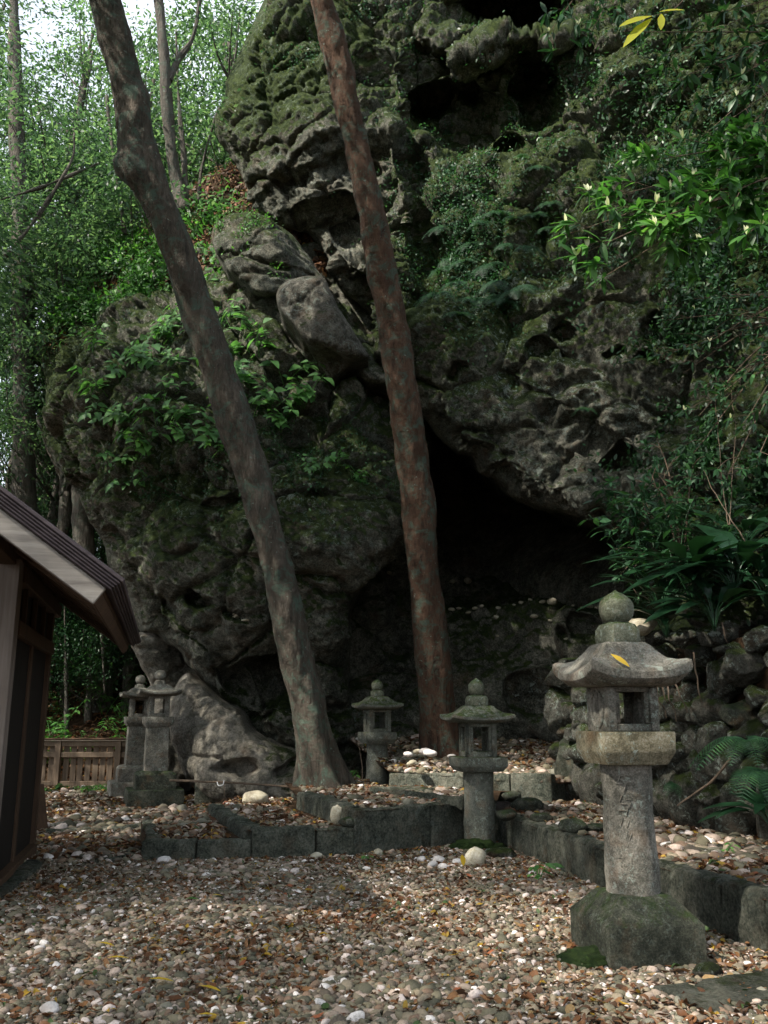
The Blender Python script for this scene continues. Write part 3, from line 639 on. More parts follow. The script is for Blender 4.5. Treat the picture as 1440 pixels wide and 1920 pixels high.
# ------------------------------------------------------------------ stones
def ico(sub):
    import bmesh
    bm = bmesh.new(); bmesh.ops.create_icosphere(bm, subdivisions=sub, radius=1.0)
    V = np.array([v.co[:] for v in bm.verts]); Fa = np.array([[v.index for v in f.verts] for f in bm.faces]); bm.free(); return V, Fa
I2 = ico(2); I3 = ico(3); I4 = ico(4)
def stone_VF(seed, I=I3, rough=.18, fl=(1, 1, .7), ang=0.):
    V, Fa = I; n = 1+fbm(V*1.1+seed*7.7, 3, seed)*rough
    W = V*n[:, None]
    if ang:
        rng = np.random.default_rng(seed)
        for k in range(7):
            d = unit(rng.normal(size=3)); h = rng.uniform(.62, .85); s = W@d; W = W-np.maximum(s-h, 0)[:, None]*d*ang
        W = W+unit(V)*(fbm(V*4+seed, 4, seed, .6)*.03)[:, None]
    return W*np.array(fl), Fa
pebs = []
pc = bpy.data.collections.new('pebble_shapes')
for k in range(8):
    V, Fa = stone_VF(100+k, I2, .22, (1, R_.uniform(.62, .9), R_.uniform(.42, .68)))
    o = bpy.data.objects.new('pebble_shape', mesh('pebble_shape', V, [Fa], M['pebble'])); pc.objects.link(o)
lc = bpy.data.collections.new('leaf_shapes')
for k in range(6):
    rng = np.random.default_rng(k); V, Fs = leaves(np.array([[-.5, 0, 0]]), np.array([[1., 0, 0]]), np.array([[0, 0, 1.]]), 1., .36+.06*k % .3, 'blade', .12*(k % 3)-.1, .12+.1*(k % 3))
    V[:, 2] += .12*np.sin(V[:, 0]*5+k); o = bpy.data.objects.new('leaf_shape', mesh('leaf_shape', V, Fs, M['litter'])); lc.objects.link(o)
def scatter_obj(name, pts, rot, scl, idx, coll, kind='stuff'):
    me = bpy.data.meshes.new(name); me.vertices.add(len(pts)); me.vertices.foreach_set('co', np.asarray(pts, np.float32).ravel())
    for nm, a in (('rot', rot), ('scl', scl)):
        at = me.attributes.new(nm, 'FLOAT_VECTOR', 'POINT'); at.data.foreach_set('vector', np.asarray(a, np.float32).ravel())
    at = me.attributes.new('pick', 'INT', 'POINT'); at.data.foreach_set('value', np.asarray(idx, np.int32))
    me.update(); o = ob(name, me); tag(o, kind=kind)
    ng = bpy.data.node_groups.new(name+'_nodes', 'GeometryNodeTree')
    ng.interface.new_socket('Geometry', in_out='INPUT', socket_type='NodeSocketGeometry'); ng.interface.new_socket('Geometry', in_out='OUTPUT', socket_type='NodeSocketGeometry')
    N_ = ng.nodes; L = ng.links; gi = N_.new('NodeGroupInput'); go = N_.new('NodeGroupOutput')
    ci = N_.new('GeometryNodeCollectionInfo'); ci.inputs['Collection'].default_value = coll; ci.inputs['Separate Children'].default_value = True; ci.inputs['Reset Children'].default_value = True
    ip = N_.new('GeometryNodeInstanceOnPoints'); ip.inputs['Pick Instance'].default_value = True
    def attr(n, t):
        a = N_.new('GeometryNodeInputNamedAttribute'); a.data_type = t; a.inputs['Name'].default_value = n; return a.outputs['Attribute']
    L.new(gi.outputs[0], ip.inputs['Points']); L.new(ci.outputs[0], ip.inputs['Instance']); L.new(attr('pick', 'INT'), ip.inputs['Instance Index'])
    L.new(attr('rot', 'FLOAT_VECTOR'), ip.inputs['Rotation']); L.new(attr('scl', 'FLOAT_VECTOR'), ip.inputs['Scale']); L.new(ip.outputs[0], go.inputs[0])
    md = o.modifiers.new('scatter', 'NODES'); md.node_group = ng; return o
def in_poly(poly, x, y):
    d, _, _ = poly_dist(poly, x, y); return d
def pebble_field(name, poly, zf, dens, size, sd=.33, rng=RNG, margin=.0, tilt=.35, lift=.25, excl=(), nleaf=0, leaf_name=None, lsize=.05):
    a = np.array([tuple(p[:2]) for p in poly]); x0, y0 = a.min(0); x1, y1 = a.max(0)
    def pts(n):
        x = rng.uniform(x0, x1, n); y = rng.uniform(y0, y1, n); k = in_poly(a, x, y) > margin
        for (cx, cy, r) in excl: k &= np.hypot(x-cx, y-cy) > r
        px, py = proj(np.stack([x, y, zf(x, y)], -1)); k &= (px > -330) & (px < 1770) & (py < 2150) & (y > 1.6)
        return x[k], y[k]
    n = int((x1-x0)*(y1-y0)*dens); x, y = pts(n); m = len(x)
    s = size*np.exp(rng.normal(0, sd, m))*.5; s = np.clip(s, size*.22, size*1.3)
    s *= 1+.35*sst(.1, .5, vn(np.stack([x*1.1, y*1.1, x*0+2], -1), 5))
    z = zf(x, y)+s*.42*lift+rng.uniform(-.3, .6, m)*s*.5
    rot = np.stack([rng.normal(0, tilt, m), rng.normal(0, tilt, m), rng.uniform(0, 6.28, m)], -1)
    scatter_obj(name, np.stack([x, y, z], -1), rot, np.stack([s, s, s], -1)*rng.uniform(.85, 1.15, (m, 3)), rng.integers(0, 8, m), pc)
    if nleaf:
        n = int((x1-x0)*(y1-y0)*nleaf); x, y = pts(n); cl = vn(np.stack([x*1.6, y*1.6, x*0+7], -1), 15); k = rng.uniform(-1, 1, len(x)) < cl+.35; x, y = x[k], y[k]; m = len(x)
        z = zf(x, y)+size*.42+rng.uniform(0, .012, m); s = lsize*rng.uniform(.5, 1.5, m)
        rot = np.stack([rng.normal(0, .3, m), rng.normal(0, .3, m), rng.uniform(0, 6.28, m)], -1)
        scatter_obj(leaf_name or 'fallen_leaves', np.stack([x, y, z], -1), rot, np.stack([s, s*rng.uniform(.7, 1.2, m), s], -1), rng.integers(0, 6, m), lc)
gravel_poly = [G(-60, 1745, 0), G(84, 1620, 0), G(262, 1616, 0), A1, A2, G(880, 1583, 0), E0, E1, E2, E3, Vector((6, 1.2, 0)), Vector((-5, 1.2, 0)), Vector((-4.4, 4, 0))]
gz = lambda x, y: 0*x
L1c = G(1194, 1792, 0); L2c = G(900, 1590, 0); L4c = G(287, 1512, 0); L5c = G(250, 1494, 0)
pebble_field('gravel', gravel_poly, gz, 3300, .0275, .36, excl=[(L1c.x, L1c.y, .27)], nleaf=560, leaf_name='fallen_leaves', lsize=.05)
left_poly = [G(-40, 1660, 0), G(84, 1620, 0), G(262, 1616, 0), T1b, B1b, B1b+Vector((.2, 1.2, 0)), Vector((-1.0, 14.2, 0)), Vector((-2.5, 17.6, 0)), Vector((-9, 17.6, 0)), Vector((-6, 9, 0))]
pebble_field('gravel_left', left_poly, gz, 620, .058, .35, excl=[(L4c.x, L4c.y, .35), (L5c.x, L5c.y, .35)], nleaf=420, leaf_name='fallen_leaves_left', lsize=.08)
pebble_field('pebbles_low', t1, lambda x, y: Z1-.03+0*x, 900, .048, margin=.15, nleaf=620, leaf_name='leaves_low', lsize=.08)
pebble_field('pebbles_middle', t2, lambda x, y: Z2-.03+0*x, 900, .05, margin=.14, nleaf=560, leaf_name='leaves_middle', lsize=.07)
pebble_field('pebbles_high', t3, lambda x, y: Z3-.03+0*x, 900, .054, margin=.15, nleaf=330, leaf_name='leaves_high', lsize=.07)
pebble_field('pebbles_back', t4, z4, 650, .07, margin=.05, nleaf=260, leaf_name='leaves_back', lsize=.08)
pebble_field('pebbles_right', t5, z5, 1000, .052, .42, margin=.14, nleaf=460, leaf_name='leaves_right', lsize=.075)
# slope litter
def slope_litter(name, r, n, ls):
    i = RNG.integers(0, len(r.pos), n); p = r.pos[i]+r.N[i]*.03+RNG.normal(0, .03, (n, 3)); s = ls*RNG.uniform(.5, 1.4, n)
    q = []
    for k in range(n):
        nv = Vector(r.N[i[k]].tolist()); e = nv.to_track_quat('Z', 'X').to_matrix() @ Matrix.Rotation(RNG.uniform(0, 6.28), 3, 'Z'); q.append(e.to_euler()[:])
    scatter_obj(name, p, q, np.stack([s, s, s], -1), RNG.integers(0, 6, n), lc)
slope_litter('hillside_leaves', slope, 7000, .13)
x = RNG.uniform(-14, -1.5, 9000); y = RNG.uniform(17.6, 27, 9000); s = RNG.uniform(.08, .2, 9000)
scatter_obj('forest_floor_leaves', np.stack([x, y, ground_z(x, y)+.02], -1), np.stack([RNG.normal(.5, .3, 9000), RNG.normal(0, .3, 9000), RNG.uniform(0, 6, 9000)], -1), np.stack([s, s, s], -1), RNG.integers(0, 6, 9000), lc)
# single noteworthy stones
def lone(name, px, py, z, r, seed, label, mat=None, fl=(1, .8, .62), group=None, ang=0., cat='stone'):
    c = G(px, py, z); V, Fa = stone_VF(seed, I3, .2, fl, ang); V = V*r
    o = ob(name, mesh(name, V, [Fa], mat or M['wall_stone']), None, (c.x, c.y, z+r*fl[2]*.6)); o.rotation_euler = (0, 0, seed*1.3); tag(o, label, cat, group); return o
M['pale_stone'] = rock_mat('pale_stone', (.25, .22, .16), (.42, .38, .28), (.55, .52, .44), attr=False, upmoss=.05, sc=3, bs=.3, lich=0., pits=False)
M['white_stone'] = rock_mat('white_stone', (.45, .42, .40), (.58, .54, .52), (.70, .67, .64), attr=False, upmoss=0., sc=3, bs=.2, lich=0., pits=False)
lone('large_pebble', 890, 1622, 0, .10, 5, 'large pale cream stone in front of the small lantern', M['pale_stone'], (1, .8, .95))
lone('large_pebble', 858, 1622, 0, .06, 6, 'white stone left of the large cream stone by the small lantern', M['white_stone'])
lone('mossy_stone', 935, 1608, 0, .17, 7, 'flat brown stone right of the large cream stone by the small lantern', M['wall_stone'], (1, .6, .35))
lone('large_pebble', 307, 1620, 0, .07, 8, 'round white pebble alone before the low kerb', M['white_stone'])
lone('large_pebble', 93, 1898, 0, .046, 9, 'big grey pebble in the bottom left of the gravel', M['white_stone'])
lone('large_pebble', 74, 1782, 0, .034, 10, 'flattish white pebble near the left edge of the gravel', M['white_stone'], (1, .7, .5))
lone('large_pebble', 106, 1816, 0, .03, 11, 'white pebble below the flattish one at left of the gravel', M['white_stone'])
lone('large_pebble', 594, 1610, 0, .06, 12, 'pinkish pebble beneath the medium kerb stone', M['pale_stone'])
lone('large_pebble', 709, 1604, 0, .06, 13, 'pinkish white pebble beneath the tall kerb block', M['pale_stone'])
lone('mossy_stone', 1325, 1830, 0, .10, 15, 'mossy olive stone right of the big lantern base', M['wall_stone'], (1, .6, .4))
lone('mossy_stone', 480, 1505, Z2, .2, 14, 'cream flat-topped rock on the middle terrace', M['pale_stone'], (1, .7, .45), ang=.8)
lone('large_pebble', 632, 1540, Z2, .09, 16, 'pale egg-shaped stone leaning in the corner of the middle terrace', M['pale_stone'], (.7, .7, 1.1))
lone('mossy_stone', 655, 1548, Z2, .09, 17, 'dark round stone in the corner of the middle terrace', M['base_moss'])
for k, (a, b, r) in enumerate([(790, 1616, .055), (822, 1618, .06), (812, 1626, .055), (830, 1630, .05)]):
    lone('large_pebble', a, b, 0, r, 40+k, 'bluish white pebble in a loose patch left of the small lantern', M['white_stone'], group='bluish pebbles before the small lantern')
for k, (a, b, r) in enumerate([(990, 1520, .2), (960, 1500, .15), (1075, 1560, .16), (1015, 1540, .11), (950, 1535, .13), (1120, 1560, .1)]):
    lone('mossy_stone', a, b, Z5, r, 60+k, 'dark mossy cobble heaped on the right kerb wall behind the small lantern', M['base_moss'], (1, .7, .45), group='mossy cobbles on the right terrace')
for k in range(26):   # pile of pebbles beside the trunk
    a = 765+R_.uniform(0, 95)*1.0; b = 1418+R_.uniform(0, 22)
    if k > 17: a = 990+R_.uniform(-30, 25); b = 1385+R_.uniform(-4, 10)
    c = G(a, b, Z4a+.02); r = R_.uniform(.06, .11); V, Fa = stone_VF(200+k, I2, .15, (1, .75, .45))
    o = ob('heaped_pebble', mesh('heaped_pebble', V*r, [Fa], [M['pale_stone'], M['wall_stone'], M['white_stone']][k % 3]), None, (c.x, c.y+.1, Z4a+.02+r*.3+(R_.choice([0, .07, .13]) if k <= 17 else R_.uniform(.1, .22)))); o.rotation_euler = (R_.uniform(-.2, .2), R_.uniform(-.2, .2), R_.uniform(0, 6))
    tag(o, 'smooth pebble in the heap at the foot of the middle trunk' if k <= 17 else 'smooth pebble stacked against the cave wall', 'pebble', 'heaped pebbles')
# offerings of pebbles on the cave ledge
ledge = [(848, 1137, 7), (860, 1136, 5), (878, 1138, 6), (892, 1139, 6), (905, 1139, 5), (936, 1139, 6), (980, 1136, 6), (995, 1137, 5), (1020, 1141, 7), (1038, 1140, 10), (1064, 1137, 6), (1090, 1136, 5), (1106, 1134, 8), (1120, 1134, 7),
         (848, 1090, 7), (877, 1090, 10), (984, 1068, 4), (1014, 1071, 10), (1032, 1069, 9), (1050, 1068, 7), (1000, 1070, 5), (724, 1078, 6), (930, 1155, 7), (1006, 1165, 8), (1035, 1166, 5), (965, 1140, 4), (1075, 1135, 4), (930, 1187, 4), (1062, 1194, 5), (1000, 1128, 4)]
for k, (a, b, r) in enumerate(ledge):
    p, n_ = surf(cave, a, b+4); rr = r*p[1]/F*1.05; V, Fa = stone_VF(300+k, I2, .12, (1, .8, .5 if r < 9 else .75))
    o = ob('offering_pebble', mesh('offering_pebble', V*rr, [Fa], M['pale_stone']), None, (p[0], p[1]-rr*.35, p[2]+rr*.3)); o.rotation_euler = (0, R_.uniform(-.4, .4), R_.uniform(0, 6))
    tag(o, 'small pale pebble placed on the dark cave ledge', 'pebble', 'pebbles on the cave ledges')
for k, (a, b) in enumerate([(448, 1163), (458, 1161), (468, 1164), (453, 1158)]):
    p, n_ = surf(boulder, a, b); V, Fa = stone_VF(350+k, I2, .12, (1.3, .8, .4)); o = ob('offering_pebble', mesh('offering_pebble', V*.055, [Fa], M['pale_stone']), None, (p[0], p[1]-.04, p[2]))
    tag(o, 'pale flat pebble tucked in a hollow of the big boulder', 'pebble', 'pebbles tucked in the boulder')
# ------------------------------------------------------------------ dry stone wall at the right
wall = thing('stone_wall', 'rough dry stone retaining wall of lichen-spotted boulders behind the big lantern', 'stone wall', (0, 0, 0))
WP = [G(1062, 1492, Z5), G(1180, 1520, Z5), G(1330, 1545, Z5+.05), G(1560, 1590, Z5+.05)]
WP = [Vector((p.x, p.y, 0)) for p in WP]
def wall_at(s):
    acc = 0
    for a, b in zip(WP[:-1], WP[1:]):
        L = (b-a).length
        if s <= acc+L or b is WP[-1]:
            d = (b-a).normalized(); return a+d*(s-acc), Vector((d.y, -d.x, 0))
        acc += L
WL = sum((b-a).length for a, b in zip(WP[:-1], WP[1:]))
zrow = .28; row = 0
stones = []
while zrow < 2.05:
    s = -.05+(row % 2)*.12; h = .25 if row else .52
    while s < WL:
        w = R_.uniform(.24, .46)*(1.1 if row else 1.0)
        top = 1.62+.45*min(1, s/1.6)
        if zrow+h*.5 < top or s < .3:
            if not (s < .3 and zrow > 1.55):
                stones.append((s+w/2, zrow+h/2+R_.uniform(-.03, .03), w/2*1.12, h/2*1.18))
        s += w
    zrow += h*.93; row += 1
HAND = [(1047, 1275, 50, 38, 0), (1050, 1330, 56, 84, .1), (1070, 1436, 74, 112, 0), (1118, 1452, 34, 76, 0), (1103, 1309, 38, 52, 0), (1103, 1356, 36, 34, 0), (1068, 1242, 40, 20, 0), (1362, 1267, 84, 78, .3), (1404, 1250, 56, 66, -.4), (1422, 1306, 54, 40, .1),
    (1347, 1312, 48, 46, .2), (1387, 1341, 66, 54, 0), (1342, 1362, 66, 56, .3), (1288, 1358, 54, 50, 0), (1296, 1308, 50, 58, .2), (1272, 1461, 80, 66, 0), (1330, 1436, 66, 66, .4), (1378, 1410, 54, 50, -.2), (1343, 1188, 66, 46, .1), (1367, 1218, 58, 26, 0),
    (1318, 1228, 44, 34, -.3), (1424, 1200, 56, 52, .3), (1300, 1262, 40, 40, 0), (1246, 1312, 54, 60, 0), (1246, 1380, 50, 60, .2), (1200, 1452, 66, 60, 0), (1158, 1402, 60, 66, 0), (1158, 1330, 54, 66, .1), (1202, 1262, 60, 50, 0), (1245, 1235, 60, 46, .1), (1402, 1468, 84, 64, 0),
    (1428, 1388, 52, 46, 0), (1296, 1408, 46, 42, .3), (1250, 1418, 46, 36, 0), (1340, 1496, 66, 46, 0), (1285, 1506, 50, 34, 0), (1405, 1522, 60, 40, 0), (1150, 1480, 40, 46, 0), (1460, 1340, 60, 56, 0), (1475, 1440, 70, 70, 0), (1480, 1250, 70, 70, 0), (1470, 1520, 60, 50, 0), (1150, 1268, 44, 40, 0), (1284, 1198, 54, 36, 0), (1240, 1198, 44, 30, 0)]
pxs = [1062, 1180, 1330, 1560]
for k, (a, b, w_, h_, th) in enumerate(HAND):
    Yd = float(np.interp(a, pxs, [p.y for p in WP])); c = P(a, b, Yd-.02); q = Yd/F; V, Fa = stone_VF(500+k, I4, .26, (w_*.55*q, .17+.04*(k % 3), h_*.55*q), 1.)
    V = V+unit(V)*(fbm(V*9+k, 4, k, .6)*.012)[:, None]
    ct, st_ = math.cos(th), math.sin(th); V = np.stack([V[:, 0]*ct-V[:, 2]*st_, V[:, 1], V[:, 0]*st_+V[:, 2]*ct], -1)
    sdir = (WP[1]-WP[0]) if a < 1180 else ((WP[2]-WP[1]) if a < 1330 else (WP[3]-WP[2]))
    o = ob('stone', mesh('stone', V, [Fa], M['base_moss'] if k in (2, 11, 30) else M['wall_stone']), wall, tuple(c)); o.rotation_euler = (0, 0, math.atan2(sdir.y, sdir.x)*.7)
for k, (s, z, rw, rh) in enumerate(stones[:54]):
    c, nrm = wall_at(s); V, Fa = stone_VF(400+k, I3, .22, (rw, .2, rh), .9)
    V = np.array([Matrix.Rotation(R_.uniform(-.25, .25), 3, 'Y') @ Vector(v) for v in V]) if False else V
    ang = math.atan2(nrm.x, -nrm.y)
    th = R_.uniform(-.3, .3); ct, st_ = math.cos(th), math.sin(th); V = np.stack([V[:, 0]*ct-V[:, 2]*st_, V[:, 1], V[:, 0]*st_+V[:, 2]*ct], -1)
    o = ob('stone', mesh('stone', V, [Fa], M['wall_stone']), wall, (c.x+nrm.x*R_.uniform(-.05, .05), c.y+nrm.y*R_.uniform(-.05, .05)+.24, z)); o.rotation_euler = (0, 0, ang)
# earth behind and above it
def bank():
    nu, nv = 40, 26; V = []
    for j in range(nv):
        for i in range(nu):
            s = -.1+i/(nu-1)*(WL+.2); c, nrm = wall_at(s); q = j/(nv-1)
            top = 1.45+.5*min(1, max(s, 0)/1.6)
            if j < 8: z = .1+(top-.1)*j/7; off = -.22
            else: u = (j-8)/(nv-9); off = -.22-u*3.4; z = top+u*1.0
            p = c+nrm*off*1.0; V.append((p.x+.0, p.y+.15, z))
    V = np.array(V); V[:, 2] += .06*fbm(V*2.5, 3, 4); V[:, 1] += .05*fbm(V*3, 3, 7)
    return V, [grid_faces(nv, nu)]
V, Fs = bank(); bk = MB().add(V, Fs).build('earth_bank', M['soil']); tag(bk, kind='structure')
# small stone and slab on the bank near the lantern finial
c = P(1200, 1175, 9.2); V, Fa = stone_VF(77, I3, .2, (1.2, .8, .6), .8)
tag(ob('bank_stone', mesh('bank_stone', V*.17, [Fa], M['pale_stone']), None, tuple(c)), 'whitish stone at the wall top just right of the big lantern finial', 'stone')
# ------------------------------------------------------------------ lanterns
def sq_ring(h, z, chamf=.0, n=6, curve=0., lift=0.):
    """square ring, corners at 45deg-rotated local axes; curve bows edges down in the middle"""
    out = []
    cs = [(-h, -h), (h, -h), (h, h), (-h, h)]
    for k in range(4):
        a = np.array(cs[k]); b = np.array(cs[(k+1) % 4])
        for i in range(n):
            t = i/n; e = abs(2*t-1)**2.7; p = a+(b-a)*t
            if chamf:
                tt = min(max(t, chamf), 1-chamf) ; p = a+(b-a)*tt
                if t < chamf: p = a+(b-a)*chamf*.5+(a-0)*0
            out.append((p[0], p[1], z+lift*e))
    return out
def prism(rings):
    return ring_sweep(np.array(rings))
def sq_solid(spec, n=6, rnd=.006, seed=1, amp=.004):
    """spec list of (half, z, lift)"""
    rings = []
    for h, z, l in spec:
        r = np.array(sq_ring(h, z, 0, n, 0, l)); 
        # slightly round the plan corners
        for k in range(4):
            r[k*n, :2] *= 1-rnd/max(h, .05)*.6
        rings.append(r)
    rings = np.array(rings); off = rings.copy(); c = rings.mean(1, keepdims=True); d = unit(off-c)
    rings = rings+d*(fbm(rings*9+seed, 3, seed)*amp*1.6)[..., None]
    return ring_sweep(rings)
def lathe(prof, n=28, seed=1, amp=.004, cxy=(0, 0)):
    th = np.linspace(0, 2*PI, n, endpoint=False); rings = np.array([[(cxy[0]+r*math.cos(t), cxy[1]+r*math.sin(t), z) for t in th] for r, z in prof])
    nv = fbm(rings*8+seed*3, 3, seed)*amp; rr = rings.copy(); rr[..., :2] *= (1+nv/np.maximum(np.hypot(rings[..., 0], rings[..., 1]), .02))[..., None]
    return ring_sweep(rr)
def lerp_prof(pts, n):
    p = catmull(np.array([(a, b, 0) for a, b in pts], float), n); return [(max(q[0], .002), q[1]) for q in p]
def firebox(hs, z0, z1, open_faces, disc_faces, t=.045, wfrac=.30):
    """four corner posts + rails; open_faces have windows, disc_faces closed with a carved round ring"""
    mb = MB(); H = z1-z0
    for i, (fx, fy) in enumerate(((0, -1), (-1, 0), (0, 1), (1, 0))):
        ux = Vector((fy, -fx, 0)) if True else None
        nx = Vector((fx, fy, 0)); tx = Vector((-fy, fx, 0))
        def bx(u0, u1, v0, v1, d0, d1):
            M4 = Matrix(((tx.x, -nx.x, 0, 0), (tx.y, -nx.y, 0, 0), (0, 0, 1, 0), (0, 0, 0, 1)))
            V, Fs = box_part(u0, u1, -hs+d0, -hs+d1, v0, v1, .006, M4); mb.add(V, Fs)
        w = hs*wfrac*2
        if i in open_faces:
            e = hs-w*.55; bx(-hs, -e, z0, z1, 0, t); bx(e, hs, z0, z1, 0, t)
            bx(-e+.001, e-.001, z0, z0+H*.17, .004, t); bx(-e+.001, e-.001, z1-H*.12, z1, .004, t)
            # inner recess frame
            f = hs-w*.85
            bx(-e, -f, z0+H*.17, z1-H*.12, .014, t); bx(f, e, z0+H*.17, z1-H*.12, .014, t)
        else:
            # closed side pierced by a half-moon hole, ringed by a carved disc
            u1 = hs-t*1.01; zc = (z0+z1)/2; th = np.linspace(0, 2*PI, 32, endpoint=False); hr = hs*.34
            hole = [(min(hr*math.cos(a), hr*.15)+hr*.25, hr*1.1*math.sin(a)) for a in th]
            rect = [(max(-1, min(1, 1.45*math.cos(a)))*u1, max(-1, min(1, 1.45*math.sin(a)))*(H/2-.001)) for a in th]
            rings = []
            for pts_, dep in ((rect, hs-.002), (hole, hs-.002), (hole, hs-t), (rect, hs-t)):
                rings.append([(tx.x*u+nx.x*dep, tx.y*u+nx.y*dep, zc+v) for u, v in pts_])
            V, Fs = ring_sweep(np.array(rings), False); mb.add(V, Fs)
            rr = hs*.62
            pts = [Vector((0, 0, zc))+tx*(rr*.86*math.cos(a))+Vector((0, 0, rr*1.1*math.sin(a)))+nx*(hs+.0) for a in th]; pts.append(pts[0]); pts.append(pts[1])
            V, Fs = tube([p[:] for p in pts], [.009]*len(pts), 6); mb.add(V, Fs)
    return mb
def stone_lantern(loc, rz, label, d, round_pillar=True, finial='onion', base='slope', mats=None, sc=1.0, group=None):
    m1 = mats[0]; m2 = mats[1]; m3 = mats[2]
    r = thing('stone_lantern', label, 'stone lantern', loc, rz, group)
    z = d['z']  # base_top, pillar_top, cap_top, box_top, eave, roof_top, neck_top, top
    if base == 'slope':
        h = d['base']; z0 = z['base']
        sp = [(h*.99, -.08, 0), (h, 0, 0), (h*1.0, z0*.3, 0), (h*1.0, z0*.60, 0), (h*.985, z0*.62, 0), (h*.60, z0*.965, 0), (h*.56, z0*.985, 0), (h*.5, z0+.0, 0), (.02, z0+.002, 0)]
        V, Fs = sq_solid(sp, 12, .002, 5, .002); MB().add(V, Fs).build('base', m3, r)
    elif base == 'steps':
        h = d['base']; z0 = z['base']
        V, Fs = sq_solid([(h, -.05, 0), (h, .0, 0), (h*1.0, z0*.5-.02, 0), (h*.97, z0*.5, 0), (.02, z0*.5+.001, 0)], 8, .015, 3, .006); MB().add(V, Fs).build('base', m3, r)
        V, Fs = sq_solid([(h*.72, z0*.5, 0), (h*.72, z0*.9, 0), (h*.66, z0*.955, 0), (h*.5, z0, 0), (.02, z0+.001, 0)], 8, .015, 4, .006); MB().add(V, Fs).build('plinth', m3, r)
    if base is None: z0 = -.05
    pr = d['pillar']; zp = z['pillar']
    if round_pillar:
        V, Fs = lathe([(pr*1.04, z0-.01)]+[(pr*(1.035-.05*k/14+.02*math.sin(k*.5)), z0+(zp-z0)*k/14) for k in range(1, 14)]+[(pr*1.0, zp+.005)], 36, 8, .006)
    else:
        V, Fs = sq_solid([(pr*1.06, z0-.005, 0), (pr*1.03, z0+(zp-z0)*.3, 0), (pr, z0+(zp-z0)*.7, 0), (pr*.98, zp+.004, 0)], 6, .01, 6, .003)
    pil = MB().add(V, Fs).build('pillar', m1, r)
    hc = d['cap']; zc = z['cap']; hh = zc-zp
    V, Fs = sq_solid([(pr*1.0, zp-.002, 0), (hc*.84, zp+.004, 0), (hc*.90, zp+hh*.18, 0), (hc*.985, zp+hh*.36, 0), (hc, zp+hh*.44, 0), (hc, zc-.008, 0), (hc*.985, zc, 0), (.02, zc+.001, 0)], 8, .02, 7, .003)
    MB().add(V, Fs).build('platform', M['lantern_warm'] if d.get('paleCap') else m2, r)
    firebox(d['box'], zc, z['box'], d['open'], (), .04 if d['box'] > .1 else .03).build('firebox', m1, r)
    he = d['roof']; ze = z['box']; zt = z['roof']; lf = d.get('lift', .06); H = zt-ze
    sp = [(d['box']*.9, ze-.002, 0), (he*.80, ze+.002, lf*.3), (he*.985, ze+H*.13, lf*.85), (he, ze+H*.16, lf), (he*.995, ze+H*.30, lf*1.0), (he*.93, ze+H*.36, lf*.9), (he*.80, ze+H*.44, lf*.55), (he*.66, ze+H*.58, lf*.2),
          (he*.52, ze+H*.80, .0), (he*.44, ze+H*.94, 0), (he*.38, zt, 0), (.02, zt+.002, 0)]
    V, Fs = sq_solid(sp, 14, .004, 9, .004); MB().add(V, Fs).build('roof', m2, r)
    zn = z['neck']; hn = d['neck']
    if finial == 'onion':
        V, Fs = sq_solid([(hn*.95, zt-.003, 0), (hn*1.0, zt+(zn-zt)*.1, 0), (hn, zt+(zn-zt)*.62, 0), (hn*.85, zt+(zn-zt)*.9, 0), (hn*.55, zn, 0), (.01, zn+.001, 0)], 6, .04, 12, .004)
        MB().add(V, Fs).build('finial_base', M['finial_moss'], r)
        b = d['ball']; h2 = z['top']-zn
        V, Fs = lathe(lerp_prof([(b*.62, zn-.004), (b*.9, zn+h2*.16), (b*1.0, zn+h2*.42), (b*.88, zn+h2*.66), (b*.5, zn+h2*.84), (b*.16, zn+h2*.93), (.004, z['top'])], 18), 24, 5, .004)
        MB().add(V, Fs).build('finial', M['finial_moss'], r)
    else:
        V, Fs = sq_solid([(hn*1.0, zt-.003, 0), (hn*.95, zn-.02, 0), (hn*.7, zn, 0), (.01, zn+.001, 0)], 6, .02, 12, .003)
        MB().add(V, Fs).build('finial_base', m2, r)
        b = d['ball']; zc2 = zn+b*.82
        V, Fs = lathe([(b*math.sin(a)+.002, zc2-b*math.cos(a)*.9) for a in np.linspace(.5, PI, 16)], 24, 5, .003)
        MB().add(V, Fs).build('finial', m2, r)
    return r, pil
A35 = math.radians(-35-45)      # local corner (-h,-h) turned to the right heading
# corner (-h,-h) local direction is at angle 225deg; wanted direction: from -y rotate toward -x by a => angle 270-a
def rot_for(a): return math.radians((270-a)-225)
S2 = math.sqrt(2)
L1, pil1 = stone_lantern((L1c.x, L1c.y, 0), rot_for(35), 'big weathered stone lantern in the right foreground on a mossy square base', dict(
    z=dict(base=.34, pillar=1.035, cap=1.22, box=1.475, roof=1.735, neck=1.86, top=2.06), base=.276, pillar=.145, cap=.228, box=.156, roof=.312, neck=.108, ball=.106, open=(0, 2), lift=.072, paleCap=1), mats=(M['lantern'], M['lantern'], M['base_moss']))
L2, _ = stone_lantern((L2c.x, L2c.y, 0), rot_for(37), 'small greenish lantern on a bare round pillar beside the corner of the terrace walls', dict(
    z=dict(base=0, pillar=.755, cap=.90, box=1.245, roof=1.42, neck=1.53, top=1.71), pillar=.158, cap=.266, box=.165, roof=.33, neck=.105, ball=.085, open=(0, 1, 2), lift=.03), base=None, mats=(M['lantern_moss'], M['lantern_moss'], M['base_moss']))
L3c = G(707, 1464, Z3-.02)
